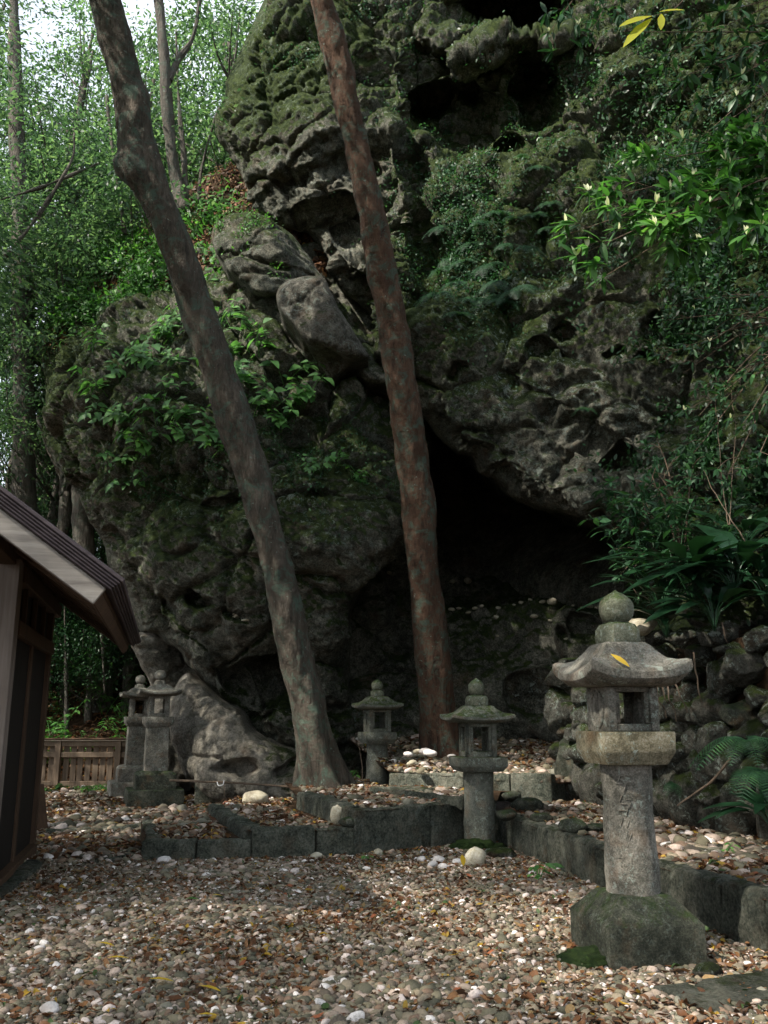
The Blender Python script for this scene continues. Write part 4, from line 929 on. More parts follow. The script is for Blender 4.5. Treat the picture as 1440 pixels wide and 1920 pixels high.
L3, _ = stone_lantern((L3c.x, L3c.y, Z3-.02), rot_for(28), 'small mossy lantern on the high terrace between the two leaning trunks', dict(
    z=dict(base=0, pillar=.52, cap=.68, box=1.0, roof=1.19, neck=1.28, top=1.44), pillar=.155, cap=.242, box=.162, roof=.31, neck=.09, ball=.085, open=(0, 2), lift=.03), base=None, mats=(M['lantern_moss'], M['lantern_moss'], M['base_moss']))
dd = dict(z=dict(base=.52, pillar=1.16, cap=1.31, box=1.62, roof=1.79, neck=1.86, top=2.0), base=.41, pillar=.165, cap=.222, box=.15, roof=.312, neck=.085, ball=.088, open=(0, 2), lift=.05)
stone_lantern((L4c.x, L4c.y, 0), math.radians(19), 'nearer of the two grey square-pillared lanterns by the pale rock', dd, False, 'ball', 'steps', (M['lantern'], M['lantern'], M['base_moss']))
dd5 = dict(dd)
stone_lantern((L5c.x, L5c.y, 0), math.radians(21), 'farther square-pillared lantern, half hidden, next to the wooden fence', dd5, False, 'ball', 'steps', (M['lantern'], M['lantern'], M['lantern']))
# moss skirts
for (c, r, lab) in ((Vector((L1c.x-.25, L1c.y-.14, 0)), (.2, .15, .06), 'bright moss patch at the left foot of the big lantern base'), (Vector((L2c.x-.03, L2c.y-.14, 0)), (.27, .16, .09), 'moss cushion around the foot of the small round-pillared lantern')):
    V, Fa = I4; V = V*(1+fbm(V*3, 4, 5, .6)*.22)[:, None]*np.array(r); o = ob('moss_patch', mesh('moss_patch', V, [Fa], M['moss']), None, (c.x, c.y, .01)); tag(o, lab, 'moss')
# worn carved characters on the big lantern pillar (illegible strokes cut as proud ridges)
def carve(parent, cx_ang, z0, z1, r):
    mb = MB(); rr = random.Random(3)
    zz = z0
    while zz > z1:
        for k in range(6):
            a = cx_ang+rr.uniform(-.26, .26); z = zz-rr.uniform(0, .085); hz = rr.random() < .5
            l = rr.uniform(.02, .055)
            p = []
            for q in np.linspace(-.5, .5, 4):
                aa = a+(q*l/r if hz else .1*q); z_ = z+(0 if hz else q*l)
                p.append(((r+.001)*math.cos(aa), (r+.001)*math.sin(aa), z_))
            V, Fs = tube(p, [.0022, .0038, .0038, .002], 5); mb.add(V, Fs)
        zz -= .125
    return mb.build('inscription', M['lantern'], parent)
ang_cam = math.atan2(-L1c.y, -L1c.x)-rot_for(35)
carve(L1, ang_cam-.15, .98, .55, .147)
# yellow leaf on its roof
def single_leaf(name, c, L, W, yaw, label, mat, tilt=(0, 0), cat='leaf'):
    V, Fs = leaves(np.array([[-.5*L, 0, 0]]), np.array([[1., 0, 0]]), np.array([[0, 0, 1.]]), L, W, 'blade', .15, .12); o = ob(name, mesh(name, V, Fs, mat), None, tuple(c)); o.rotation_euler = (tilt[0], tilt[1], yaw); tag(o, label, cat); return o
lp = P(1163, 1236, L1c.y-.30); single_leaf('fallen_leaf', lp, .13, .035, -.75, 'yellow leaf lying on the roof of the big lantern', M['yellow_leaf'], (.6, .5))
for k, (a, b, l, yw, lab) in enumerate([(223, 1793, .12, .5, 'long yellow leaf on the gravel at lower left'), (303, 1834, .12, .2, 'broad yellow leaf on the gravel left of centre near the bottom'), (200, 1768, .1, -.2, 'curled yellow leaf above the long one on the gravel'),
        (392, 1900, .09, .3, 'yellow leaf at the bottom edge of the gravel'), (408, 1677, .08, 0, 'small yellow leaf mid gravel beneath the low kerb'), (395, 1850, .11, -.3, 'cream dry leaf lying near the bottom of the gravel')]):
    single_leaf('fallen_leaf', G(a, b, .045), l, l*.3, yw, lab, M['yellow_leaf'])
single_leaf('fallen_leaf', G(362, 1684, .05), .1, .055, .3, 'pale green leaf on the gravel mid left', M['leaf_plant'])
single_leaf('fallen_leaf', G(868, 1612, .1), .1, .05, 1.2, 'yellow leaf standing against the pale stone before the small lantern', M['yellow_leaf'], (0, 1.1))
# ------------------------------------------------------------------ leaning trees
def trunk_px(pts, n, sides, seed, knobs=(), flare=0.):
    p3 = []; rad = []
    for (px, py, Y, w) in pts:
        q = P(px, py, Y); p3.append(q); _, ry, _ = rays(px, py); rad.append(w*.445*float(Y/ry)/F)
    def disp(pos, dirs):
        d = fbm(pos*np.array([2.2, 2.2, .9])+seed, 4, seed)*.035+fbm(pos*np.array([9, 9, 3.])+seed, 3, seed+4)*.012+fbm(pos*np.array([22, 22, 9]), 3, seed+9, .6)*.007
        for (kx, ky, kr, kh, side) in knobs:
            qx, qy = proj(pos); d = d+kh*np.exp(-((qx-kx)**2+(qy-ky)**2)/kr**2)*(dirs[..., 0]*side > .0)
        if flare:
            th = np.arctan2(dirs[..., 1], dirs[..., 0]); zb = pos[..., 2]-p3[0][2]
            d = d+np.exp(-np.maximum(zb-.1, 0)/.42)*(.13+.13*np.cos(th*3+1.2+seed)+.08*np.cos(th*5))*flare
        return d
    return tube(p3, rad, sides, n, disp)
t1o = thing('leaning_tree', 'leaning grey-brown tree with a burl, left of the two trunks before the cliff', 'tree', tuple(P(605, 1470, 12.0)))
def in_root(root, V): return np.asarray(V)-np.array(root.location)
V, Fs = trunk_px([(616, 1500, 12.2, 84), (600, 1440, 12.2, 80), (578, 1330, 12.1, 72), (553, 1220, 12.0, 70), (527, 1100, 11.9, 68), (498, 985, 11.8, 64), (470, 880, 11.7, 66), (440, 790, 11.6, 72), (408, 690, 11.5, 68), (372, 590, 11.4, 62), (335, 480, 11.2, 66), (305, 400, 11.1, 62),
    (275, 325, 11.0, 74), (255, 260, 11.0, 78), (236, 150, 10.9, 70), (214, 60, 10.8, 64), (190, -20, 10.7, 58), (150, -140, 10.5, 54), (90, -330, 10.2, 46), (40, -520, 10.0, 34)], 300, 56, 3,
    knobs=[(234, 322, 24, .11, -1), (226, 300, 15, .07, -1), (250, 210, 16, .035, 1), (350, 520, 14, .03, 1), (520, 1060, 18, .03, 1), (560, 1230, 20, .035, -1), (432, 785, 40, .05, 1), (300, 395, 20, .04, -1), (265, 180, 20, .05, 1)], flare=1.0)
MB().add(in_root(t1o, V), Fs).build('trunk', M['bark_l'], t1o)
t2o = thing('leaning_tree', 'tall slim reddish-barked tree leaning in front of the cliff, right of the two trunks', 'tree', tuple(P(825, 1410, 13.2)))
V, Fs = trunk_px([(836, 1440, 13.3, 74), (828, 1390, 13.3, 68), (818, 1300, 13.2, 64), (808, 1200, 13.1, 66), (796, 1080, 13.0, 66), (784, 960, 12.9, 70), (772, 860, 12.8, 68), (758, 760, 12.6, 62), (742, 650, 12.5, 60), (722, 530, 12.3, 56), (703, 430, 12.1, 58), (680, 330, 12.0, 56), (655, 210, 11.8, 54), (630, 100, 11.6, 54), (604, 0, 11.4, 52), (575, -120, 11.2, 46), (530, -330, 11.0, 38), (500, -480, 10.8, 30)],
    300, 52, 9, knobs=[(790, 950, 30, .03, 1), (700, 520, 24, .04, -1)], flare=.8)
MB().add(in_root(t2o, V), Fs).build('trunk', M['bark_r'], t2o)
# buttress root strip beside tree 2
V, Fs = tube([P(858, 1445, 13.1), P(850, 1390, 13.25), P(842, 1310, 13.35), P(838, 1230, 13.4)], [.10, .075, .055, .03], 14, 40, lambda p, d: fbm(p*7, 3, 3)*.02)
MB().add(in_root(t2o, V), Fs).build('buttress_root', M['bark_r'], t2o)
# crowns of both: unseen leaf clumps above the frame, added to shade the scene
def add_crown(root, centres, seed, mat, L=.12, ncl=90, nl=60, rad=(1.9, 1.9, 1.1)):
    mb = MB()
    for i, c in enumerate(centres):
        (V, Fs), pts = crown_mb(seed+i, rad, ncl, nl, L, L*.42)
        mb.add(V+np.array(c)-np.array(root.location), Fs)
    return mb.build('crown', mat, root)
add_crown(t1o, [(-4.2, 8.3, 14.2), (-6.2, 9.5, 15.2), (-6.0, 6.5, 13.5), (-3.0, 6.0, 12.6), (-8.0, 8.0, 13.5)], 900, M['leaf_bg'] if False else leaf_mat('leaf_canopy', GREEN, .35), .15, 75, 55, (2.2, 2.2, 1.2))
add_crown(t2o, [(-1.2, 8.8, 14.8), (1.2, 7.8, 13.8), (3.6, 8.2, 14.4), (.2, 5.0, 11.6), (3.0, 4.8, 11.6), (5.8, 6.0, 12.5), (-4.7, 3.2, 9.8)], 950, bpy.data.materials['leaf_canopy'], .15, 75, 55, (2.2, 2.2, 1.2))  # last clump put in to shade the stone wall
# ------------------------------------------------------------------ forest trees
PROTO = []
def make_tree(seed, h, rad, trunk_r, mat, bark, ncl=210, nl=70, L=.12, label='', shape='rh', bare=.35, gap=.15):
    r = thing('broadleaf_tree', label, 'tree'); rng = random.Random(seed)
    bend = [(rng.uniform(-.3, .3), rng.uniform(-.3, .3)) for _ in range(4)]
    pts = [(0, 0, -.3), (bend[0][0]*.4, bend[0][1]*.4, h*.25), (bend[1][0], bend[1][1], h*.5), (bend[2][0]*1.3, bend[2][1]*1.3, h*.75), (bend[3][0]*1.6, bend[3][1]*1.6, h*.97)]
    mb = MB(); V, Fs = tube(pts, [trunk_r*1.25, trunk_r, trunk_r*.8, trunk_r*.5, trunk_r*.12], 14, 50, lambda p, d: fbm(p*np.array([3, 3, 1.]), 3, seed)*.05*trunk_r/.2); mb.add(V, Fs)
    cz = h*(bare+1)/2+.2; rz = h*(1-bare)/2+.3
    (LV, LF), cp_ = crown_mb(seed, (rad, rad, rz), ncl, nl, L, L*.42, .8, shape, gap)
    core = catmull(pts, 60)
    for c in cp_[::3]:
        c = c+np.array([0, 0, cz]); zt = max(h*bare*.8, c[2]-np.hypot(c[0], c[1])*.8-.2); k = int(np.argmin(abs(core[:, 2]-min(zt, h*.9)))); a = core[k]
        mid = (a+c)/2+np.array([rng.uniform(-.2, .2), rng.uniform(-.2, .2), -.15]); V, Fs = tube([a, mid, c], [trunk_r*.22, trunk_r*.13, .008], 5, 9); mb.add(V, Fs)
    mb.build('trunk', bark, r); MB().add(LV+np.array([0, 0, cz]), LF).build('crown', mat, r); return r
protos = [make_tree(1, 14, 3.0, .17, M['leaf_bg'], M['bark_bg'], 85, 130, .15, 'slender forest tree with light green foliage behind the boulder'),
          make_tree(2, 19, 3.8, .24, M['leaf_bg'], M['bark_bg'], 120, 140, .16, 'taller forest tree with spreading fresh green crown at upper left', bare=.3),
          make_tree(3, 7, 2.3, .10, M['leaf_dark'], M['bark_bg'], 200, 90, .12, 'low dark evergreen tree in the forest behind the fence', bare=.1)]
FG = 'forest trees behind the boulder and the fence'
first = [True]*3
def place_tree(k, x, y, sc=1., rz=None, label=None, z=None):
    z = float(ground_z(x, y)) if z is None else z; rz = R_.uniform(0, 6.28) if rz is None else rz
    p = protos[k]
    if first[k]:
        first[k] = False; p.location = (x, y, z); p.rotation_euler = (0, 0, rz); p.scale = (sc, sc, sc); p['group'] = FG
        if label: p['label'] = label
        return p
    return dup(p, (x, y, z), (0, 0, rz), sc, label, FG)
def XY(px, Y): return float((px-720)/F*Y*1.0), Y      # rough plan position for a photo column
bg = [(1, 60, 24, 1.0), (0, 170, 21.5, 1.0), (1, 250, 26, 1.05), (0, 340, 24, 1.1), (1, 420, 28, 1.1), (0, 0, 20.5, 1.0), (1, -120, 23, 1.0), (2, 130, 20.5, .62), (2, 220, 21.5, .62), (2, 40, 19.8, .6), (2, 300, 23, .7), (0, 110, 28, 1.2),
      (0, 400, 23.5, 1.0), (2, -60, 21, .8), (1, 330, 35, 1.2), (1, 80, 21, .95), (1, 400, 20, .95), (1, 200, 20.5, .9), (1, 380, 24, 1.0), (0, 270, 22, 1.1), (2, 250, 20.6, .8), (2, 180, 20, .7), (0, 250, 20.5, .8), (0, 80, 19.6, .85)]
for k, px, Y, s in bg:
    x, y = XY(px, Y); place_tree(k, x, y, s)
# unseen trees added outside the frame so their crowns dapple the light
for k, x, y, s in [(1, -8.5, 3.5, .75), (1, -9.5, 8.0, .8), (0, -6.5, -1.5, .9), (1, -2.0, -5.0, .75), (1, 4.5, -3.5, .75), (1, -13, 2.5, .9), (1, -11.5, 13.0, 1.0), (1, 8.5, 0.5, .75), (0, 1.5, -9, 1.1), (1, -13, -4, .9), (0, -8.4, 11.2, 1.0)]:
    place_tree(k, x, y, s, label='unseen tree added outside the view to shade the scene')
# named background trunks
def bg_trunk(pts, mat, label, n=60, sides=16, name='tree_trunk', extra=None):
    r = thing(name, label, 'tree', tuple(P(pts[0][0], pts[0][1], pts[0][2])))
    V, Fs = trunk_px(pts, n, sides, int(pts[0][0]) % 37); MB().add(in_root(r, V), Fs).build('trunk', mat, r)
    if extra:
        for e in extra:
            V, Fs = trunk_px(e, 30, 8, 5); MB().add(in_root(r, V), Fs).build('branch', mat, r)
    return r
bg_trunk([(48, 1010, 19, 48), (46, 900, 19, 46), (45, 700, 19, 44), (42, 550, 19, 40), (38, 400, 19, 36), (30, 200, 19, 28), (26, 0, 19, 18), (20, -200, 19, 8)], M['bark_bg'], 'straight fluted cedar trunk at the far left above the hut roof', name='cedar_tree')
bg_trunk([(112, 1020, 18.6, 22), (122, 960, 18.6, 24), (118, 900, 18.6, 20), (96, 850, 18.6, 14), (70, 780, 18.6, 8)], M['bark_bg'], 'forked pale trunk between the cedar and the boulder', name='forked_tree',
         extra=[[(118, 930, 18.6, 18), (140, 860, 18.6, 14), (150, 780, 18.6, 8)], [(112, 990, 18.7, 16), (135, 940, 19, 14), (130, 990, 19, 13)]])
bg_trunk([(160, 1080, 17.8, 44), (158, 1000, 17.8, 42), (154, 920, 17.8, 38), (150, 800, 18, 30), (150, 600, 18.4, 18)], M['bark_bg'], 'thick brown trunk rising right behind the hut roof edge', name='forest_tree')
bg_trunk([(342, 400, 17.4, 34), (330, 330, 17.4, 30), (318, 250, 17.2, 24), (312, 170, 17.1, 24), (306, 90, 17, 22), (298, 0, 17, 20), (290, -120, 17, 14)], M['bark_bg'], 'thin crooked tree growing from the slope behind the burled trunk', name='crooked_tree',
         extra=[[(316, 150, 17.1, 16), (335, 110, 17.2, 10), (362, 70, 17.2, 8), (375, 0, 17.2, 6), (380, -60, 17.2, 5)], [(352, 400, 17.6, 9), (345, 300, 17.6, 8), (336, 200, 17.6, 6), (330, 60, 17.8, 4)]])
bg_trunk([(372, 380, 18, 9), (378, 320, 18, 8), (392, 260, 18, 6), (412, 200, 18, 4)], M['bark_bg'], 'thin sapling stem leaning beside the cliff edge', name='sapling', n=24, sides=7)
bg_trunk([(235, 440, 18.5, 9), (225, 370, 18.5, 8), (212, 290, 18.5, 6), (200, 180, 18.5, 4)], M['bark_bg'], 'thin sapling left of the burled trunk', name='sapling', n=24, sides=7)
bg_trunk([(10, 480, 16, 5), (60, 420, 16, 5), (130, 310, 16, 5), (140, 250, 16, 4)], M['bark_bg'], 'bare arching branch crossing the foliage at left', name='bare_branch', n=24, sides=6, extra=[[(-20, 380, 16, 5), (80, 350, 16, 4), (200, 300, 16, 3)]])
bg_trunk([(126, 1380, 19, 6), (124, 1280, 19, 5), (122, 1180, 19, 4), (120, 1100, 19, 3)], M['bark_bg'], 'thin sapling behind the fence near the hut', name='sapling', n=20, sides=6)
bg_trunk([(196, 1300, 19, 7), (192, 1200, 19, 6), (188, 1120, 19, 4)], M['bark_bg'], 'thin dark sapling behind the fence near the lanterns', name='sapling', n=20, sides=6)
# ------------------------------------------------------------------ plants on the rock
def plant_proto(seed, nl, L, mat, shape='heart', height=.5, spread=.35, name='leafy_plant', label='', cat='plant'):
    rng = np.random.default_rng(seed); r = thing(name, label, cat)
    mb = MB(); ps, ds, ns, ls = [], [], [], []
    for s in range(3):
        a = rng.uniform(0, 6.28); tip = np.array([math.cos(a)*spread, math.sin(a)*spread*.7, height*rng.uniform(.6, 1.1)])
        mid = tip*.5+np.array([0, 0, height*.15]); pts = catmull([(0, 0, -.03), mid, tip], 12); V, Fs = tube(pts, np.linspace(.006, .002, 12), 5); mb.add(V, Fs)
        for j in range(nl//3):
            t = rng.uniform(.25, 1.); p = pts[int(t*11)]; aa = rng.uniform(0, 6.28); d = np.array([math.cos(aa), math.sin(aa), .1])
            ps.append(p+d*L*.35); ds.append(d+np.array([0, -.3, -.25])); ns.append(np.array([0, -.35, 1.])+rng.normal(0, .22, 3)); ls.append(L*rng.uniform(.6, 1.15))
            V, Fs = tube([p, p+d*L*.36], [.0025, .002], 4); mb.add(V, Fs)
    mb.build('stem', mat, r); ls = np.array(ls)
    V, Fs = leaves(np.array(ps), np.array(ds), np.array(ns), ls, ls*(.62 if shape == 'heart' else .36), shape, .22, .1); MB().add(V, Fs).build('foliage', mat, r)
    return r
def fern_proto(seed, nf, L, mat, label, wid=.16, droop=1.0):
    rng = np.random.default_rng(seed); r = thing('fern', label, 'fern')
    for f in range(nf):
        a = f/nf*6.28+rng.uniform(-.3, .3); l = L*rng.uniform(.7, 1.1); d = np.array([math.cos(a), math.sin(a)*.8-.35, 0]); t = np.linspace(0, 1, 22)
        pts = d[None]*(t*l)[:, None]+np.array([0, 0, 1.])[None]*(l*(.55*t-droop*t*t))[:, None]
        T = unit(np.gradient(pts, axis=0)); S = unit(np.cross(T, np.array([0, 0, 1.]))); Nn = np.cross(S, T)
        mb = MB(); V, Fs = tube(pts, np.linspace(.005, .0015, 22), 4); mb.add(V, Fs)
        w = wid*l*2*np.sin(PI*np.clip(t*.93+.07, 0, 1))**.7
        k = np.arange(2, 22); P2 = np.concatenate([pts[k], pts[k]]); D2 = np.concatenate([S[k]+T[k]*.35, -S[k]+T[k]*.35]); N2 = np.concatenate([Nn[k], Nn[k]]); ww = np.concatenate([w[k], w[k]])
        V, Fs = leaves(P2, D2, N2, ww, l*.026+0*ww, 'thin', .2); mb.add(V, Fs); mb.build('frond', mat, r)
    return r
def first_or_dup(st, proto, loc, rot, sc, label=None, group=None):
    if not st[0]:
        st[0] = True; proto.location = loc; proto.rotation_euler = rot; proto.scale = (sc,)*3
        if group: proto['group'] = group
        if label: proto['label'] = label
        return proto
    return dup(proto, loc, rot, sc, label, group)
pp = [plant_proto(51+k, 24+3*k, .21, M['leaf_heart'], 'heart', .5, .48, 'leafy_plant', 'bright heart-leaved plant growing on the left boulder') for k in range(3)]; ps_ = [[False] for _ in pp]
spots = [(180, 670), (205, 740), (235, 720), (255, 690), (290, 700), (310, 760), (330, 735), (345, 690), (330, 640), (295, 640), (250, 790), (280, 820), (225, 880), (265, 860), (370, 640), (385, 700), (355, 780), (200, 800), (300, 800), (335, 830), (245, 925),
         (430, 640), (455, 680), (480, 650), (500, 690), (475, 730), (510, 760), (540, 720), (530, 800), (560, 790), (465, 780), (570, 760), (600, 885), (440, 720), (400, 760), (400, 830), (660, 890), (690, 900), (430, 850), (640, 870)]
for k, (a, b) in enumerate(spots):
    p, n_ = surf(boulder, a, b); i = k % 3
    s = R_.uniform(.75, 1.2)*(.6 if a > 580 else 1)
    first_or_dup(ps_[i], pp[i], (p[0]+n_[0]*.02, p[1]+n_[1]*.02, p[2]-.02), (R_.uniform(.3, .7), R_.uniform(-.3, .3), R_.uniform(-1., 1.)), s, None, 'heart-leaved plants on the left boulder')
fp = [fern_proto(61+k, 10, .40, M['leaf_fern'], 'drooping dark fern hanging on the cliff right of the middle trunk') for k in range(2)]; fs_ = [[False] for _ in fp]
fern_spots = [(930, 400), (965, 410), (1000, 400), (1020, 420), (900, 420), (880, 440), (905, 480), (940, 450), (985, 455), (860, 480), (830, 470), (815, 500), (930, 520), (960, 540), (905, 550), (940, 560), (880, 560), (850, 520), (1010, 330), (980, 300), (830, 560), (865, 600), (1030, 380), (890, 360), (820, 420),
              (1180, 930), (1150, 900), (1200, 960), (1090, 760)]
for k, (a, b) in enumerate(fern_spots):
    p, n_ = surf(cliff, a, b); i = k % 2
    first_or_dup(fs_[i], fp[i], tuple(p), (R_.uniform(.1, .5), R_.uniform(-.25, .25), R_.uniform(-.8, .8)), R_.uniform(.75, 1.25)*(.6 if k > 24 else 1), None, 'ferns hanging on the cliff')
# small-leaved creepers over the rock faces (nobody could count the leaves)
def creeper(name, r, regions, n, L, mat, seed, up=.2, thr=-.05, out=.05):
    rng = np.random.default_rng(seed); w = np.zeros(len(r.pos))
    for (cx, cy, rx, ry, a) in regions: w += a*blob(r.X, r.Y, cx, cy, rx, ry)
    w *= sst(thr, thr+.35, fbm(r.pos*1.7, 3, seed)*.7); w /= w.sum(); i = rng.choice(len(w), n, p=w)
    p = r.pos[i]+r.N[i]*(rng.uniform(-.01, out*2, n))[:, None]+rng.normal(0, .03, (n, 3)); D = unit(rng.normal(size=(n, 3))+np.array([0, -.3, -.5])+r.N[i]*.3); Nn = unit(r.N[i]*1.+np.array([0, 0, .7])+rng.normal(0, .35, (n, 3)))
    l = L*rng.uniform(.5, 1.3, n); V, Fs = leaves(p, D, Nn, l, l*.5, 'oval', .15)
    return tag(MB().add(V, Fs).build(name, mat), kind='stuff')
creeper('ivy', cliff, [(1330, 500, 150, 260, 1), (1400, 750, 120, 220, 1), (1180, 120, 200, 120, .6), (1300, 900, 120, 120, .8), (1200, 330, 150, 120, .5)], 15000, .085, M['leaf_dark'], 5, out=.12)
creeper('small_ferns', cliff, [(640, 30, 140, 70, 1), (860, 330, 110, 160, 1.1), (1000, 180, 110, 90, .6), (900, 480, 130, 120, .8), (560, 110, 60, 60, .4), (750, 120, 50, 80, .3)], 11000, .06, M['leaf_fern'], 6, out=.06)
creeper('creeping_moss_plants', boulder, [(150, 590, 90, 30, .8), (300, 880, 110, 80, .8), (480, 820, 100, 120, .5), (650, 850, 100, 80, .5), (420, 600, 90, 60, .8)], 5000, .05, M['leaf_fern'], 7, out=.04)
creeper('slope_undergrowth', slope, [(250, 480, 110, 100, 1), (150, 580, 90, 60, 1), (360, 400, 90, 60, .4), (330, 580, 120, 60, .5)], 7000, .14, M['leaf_plant'], 9, out=.3)
creeper('block_sprouts', b1, [(450, 430, 50, 30, 1), (500, 500, 30, 30, .3)], 500, .06, M['leaf_plant'], 10)
bs = plant_proto(71, 15, .2, M['leaf_bright'], 'oval', .45, .3, 'seedling', 'bright yellow-green seedling on the litter slope beside the burled trunk'); q = P(366, 440, 15.2); bs.location = tuple(q)
# undergrowth behind the fence
ug = [plant_proto(81+k, 45, .16, M['leaf_plant'], 'oval', 1.0, .7, 'undergrowth_shrub', 'green undergrowth shrub on the slope behind the wooden fence', 'shrub') for k in range(2)]; us_ = [[False], [False]]
for k in range(34):
    px = R_.uniform(80, 290); Y = R_.uniform(18.2, 22); x, y = XY(px, Y); i = k % 2
    first_or_dup(us_[i], ug[i], (x, y, float(ground_z(x, y))), (0, 0, R_.uniform(0, 6)), R_.uniform(.7, 1.4), None, 'undergrowth behind the fence')
# tufts by the fence
gp = plant_proto(91, 21, .14, M['leaf_bright'], 'oval', .12, .14, 'ground_plant', 'small bright weed at the foot of the wooden fence'); gs = [False]
for a, b in [(92, 1488), (150, 1484), (160, 1490), (195, 1482), (205, 1488), (178, 1486), (120, 1484)]:
    c = G(a, b, 0); first_or_dup(gs, gp, (c.x, c.y, 0), (0, 0, R_.uniform(0, 6)), R_.uniform(.7, 1.2), None, 'weeds at the fence foot')
for a, b, z, s, lab in [(658, 1462, Z3, 1.0, 'small dark seedling between the left trunk and the mossy lantern'), (680, 1615, 0, .45, 'tiny sprout below the tall kerb block'), (1010, 1650, 0, .9, 'flat green sprig on the gravel by the right kerb wall'), (1360, 1600, Z5, .5, 'tiny sprout on the right terrace pebbles')]:
    c = G(a, b, z); sd_ = plant_proto(int(a), 12, .12, M['leaf_plant'], 'oval', .16, .14, 'seedling', lab); sd_.location = (c.x, c.y, z); sd_.scale = (s,)*3
# ------------------------------------------------------------------ aspidistra on the bank
def aspid(seed, n, L):
    rng = np.random.default_rng(seed); r = thing('broad_leaf_plant', '', 'plant')
    for k in range(n):
        a = rng.uniform(0, 6.28); d = np.array([math.cos(a), math.sin(a)-.35, 0])*rng.uniform(.35, 1.); up = rng.uniform(.6, 1.2); l = L*rng.uniform(.7, 1.15)
        st = d*.22+np.array([0, 0, up*.28]); V0, F0 = tube([(0, 0, -.02), st*.55+np.array([0, 0, .05]), st], [.006, .005, .004], 5, 8)
        V, Fs = leaves(st[None], (d*.8+np.array([0, 0, up*.55]))[None], (-d*.5+np.array([0, -.3, 1.]))[None], l, l*.30, 'blade', .75, .10); mb = MB().add(V0, F0); mb.add(V, Fs)
        mb.build('leaf', M['leaf_asp'], r)
    return r
ap = [aspid(101+k, 17, .56) for k in range(3)]; as_ = [[False]]*3; as_ = [[False], [False], [False]]
for k, (a, b, Y, s, lab) in enumerate([(1240, 1160, 8.9, 1.0, 'broad dark-leaved plant arching over the wall right of the big lantern finial'), (1300, 1130, 8.6, 1.15, 'broad-leaved plant in the middle of the clump on the wall top'), (1380, 1120, 8.2, 1.2, 'tall broad-leaved plant at the right end of the wall-top clump'),
        (1270, 1110, 9.4, 1.0, 'broad-leaved plant at the back of the wall-top clump'), (1440, 1140, 8.0, 1.0, 'broad-leaved plant cut by the right edge above the wall'), (1340, 1180, 8.0, .9, 'broad-leaved plant hanging lowest from the wall top'), (1390, 1060, 9.0, 1.1, 'broad-leaved plant highest on the bank'), (1250, 1195, 8.5, .7, 'small broad-leaved plant drooping beside the big lantern roof'),
        (1445, 1550, 6.9, .55, 'dark broad-leaved plant at the wall foot by the right edge')]):
    first_or_dup(as_[k % 3], ap[k % 3], tuple(P(a, b, Y)), (0, 0, R_.uniform(-.6, .6)), s, lab, 'broad-leaved plants on and under the wall')
bp_ = [plant_proto(141+k, 48, .15, M['leaf_dark'], 'oval', .7, .5, 'bank_shrub', 'dark leafy shrub on the bank between the wall and the cliff', 'shrub') for k in range(2)]; bst = [[False], [False]]
for k in range(16):
    a = R_.uniform(1190, 1440); q = P(a, R_.uniform(1020, 1160), R_.uniform(9.0, 9.8))
    first_or_dup(bst[k % 2], bp_[k % 2], tuple(q), (R_.uniform(-.3, .3), 0, R_.uniform(0, 6)), R_.uniform(.7, 1.2), None, 'dark shrubs on the bank')
f1_ = fern_proto(131, 9, .44, M['leaf_fern'], 'feathery fern reaching out from the wall face right of the big lantern'); f1_.location = tuple(P(1400, 1390, 7.1)); f1_.rotation_euler = (.1, 0, -.4)
f2_ = dup(f1_, tuple(P(1420, 1450, 6.9)), (.2, 0, .8), .9, 'lower feathery fern at the wall face by the right edge')
f3_ = dup(f1_, tuple(P(1265, 1470, 8.6)), (.2, 0, .8), .45, 'small blue-green fern low on the wall just right of the big lantern pillar')
# roots and twigs
def twig(name, pts, r0, r1, mat, label, cat='twig', jit=.01):
    p = catmull(np.array([P(*q) for q in pts]), 24); p = p+fbm(p*6, 2, 4)[:, None]*jit; V, Fs = tube(p, np.linspace(r0, r1, 24), 7); o = MB().add(V, Fs).build(name, mat); return tag(o, label, cat)
for k, (x0, y0, x1, y1) in enumerate([(1232, 1280, 1250, 1345), (1240, 1275, 1262, 1330), (1250, 1270, 1270, 1350), (1300, 1225, 1320, 1330), (1262, 1275, 1290, 1335), (1355, 1165, 1370, 1225)]):
    twig('hanging_root', [(x0, y0, 8.1), ((x0+x1)/2-4, (y0+y1)/2, 8.0), (x1, y1, 8.1)], .009, .004, M['root'], 'pale root hanging down the stone wall face', jit=.02)['group'] = 'roots hanging on the wall'
twig('fallen_branch', [(1372, 1420, 7.4), (1330, 1468, 7.5), (1270, 1510, 7.6)], .013, .006, M['root'], 'thin bare brown branch leaning against the foot of the wall')
twig('bamboo_pole', [(318, 1463, 13.0), (440, 1468, 12.9), (572, 1477, 12.7)], .017, .015, M['root'], 'thin horizontal bamboo pole between the square lantern and the left trunk', 'pole', .004)
twig('white_cord', [(407, 1466, 12.88), (410, 1473, 12.85), (418, 1471, 12.85), (420, 1463, 12.9)], .006, .006, M['white'], 'short white cord tied on the bamboo pole', 'cord', 0)
twig('dry_twig', [(1, 1, 1), (1, 1, 1)], .001, .001, M['root'], 'x') if False else None
twig('plant_stem', [(683, 1500, 10.2), (680, 1440, 10.3), (672, 1395, 10.4)], .005, .002, M['root'], 'thin dark dead stem rising from the high terrace edge', jit=.01)
twig('plant_stem', [(415, 1515, 12.0), (420, 1490, 12.1), (418, 1470, 12.2)], .005, .003, M['root'], 'short dead stem beneath the bamboo pole')
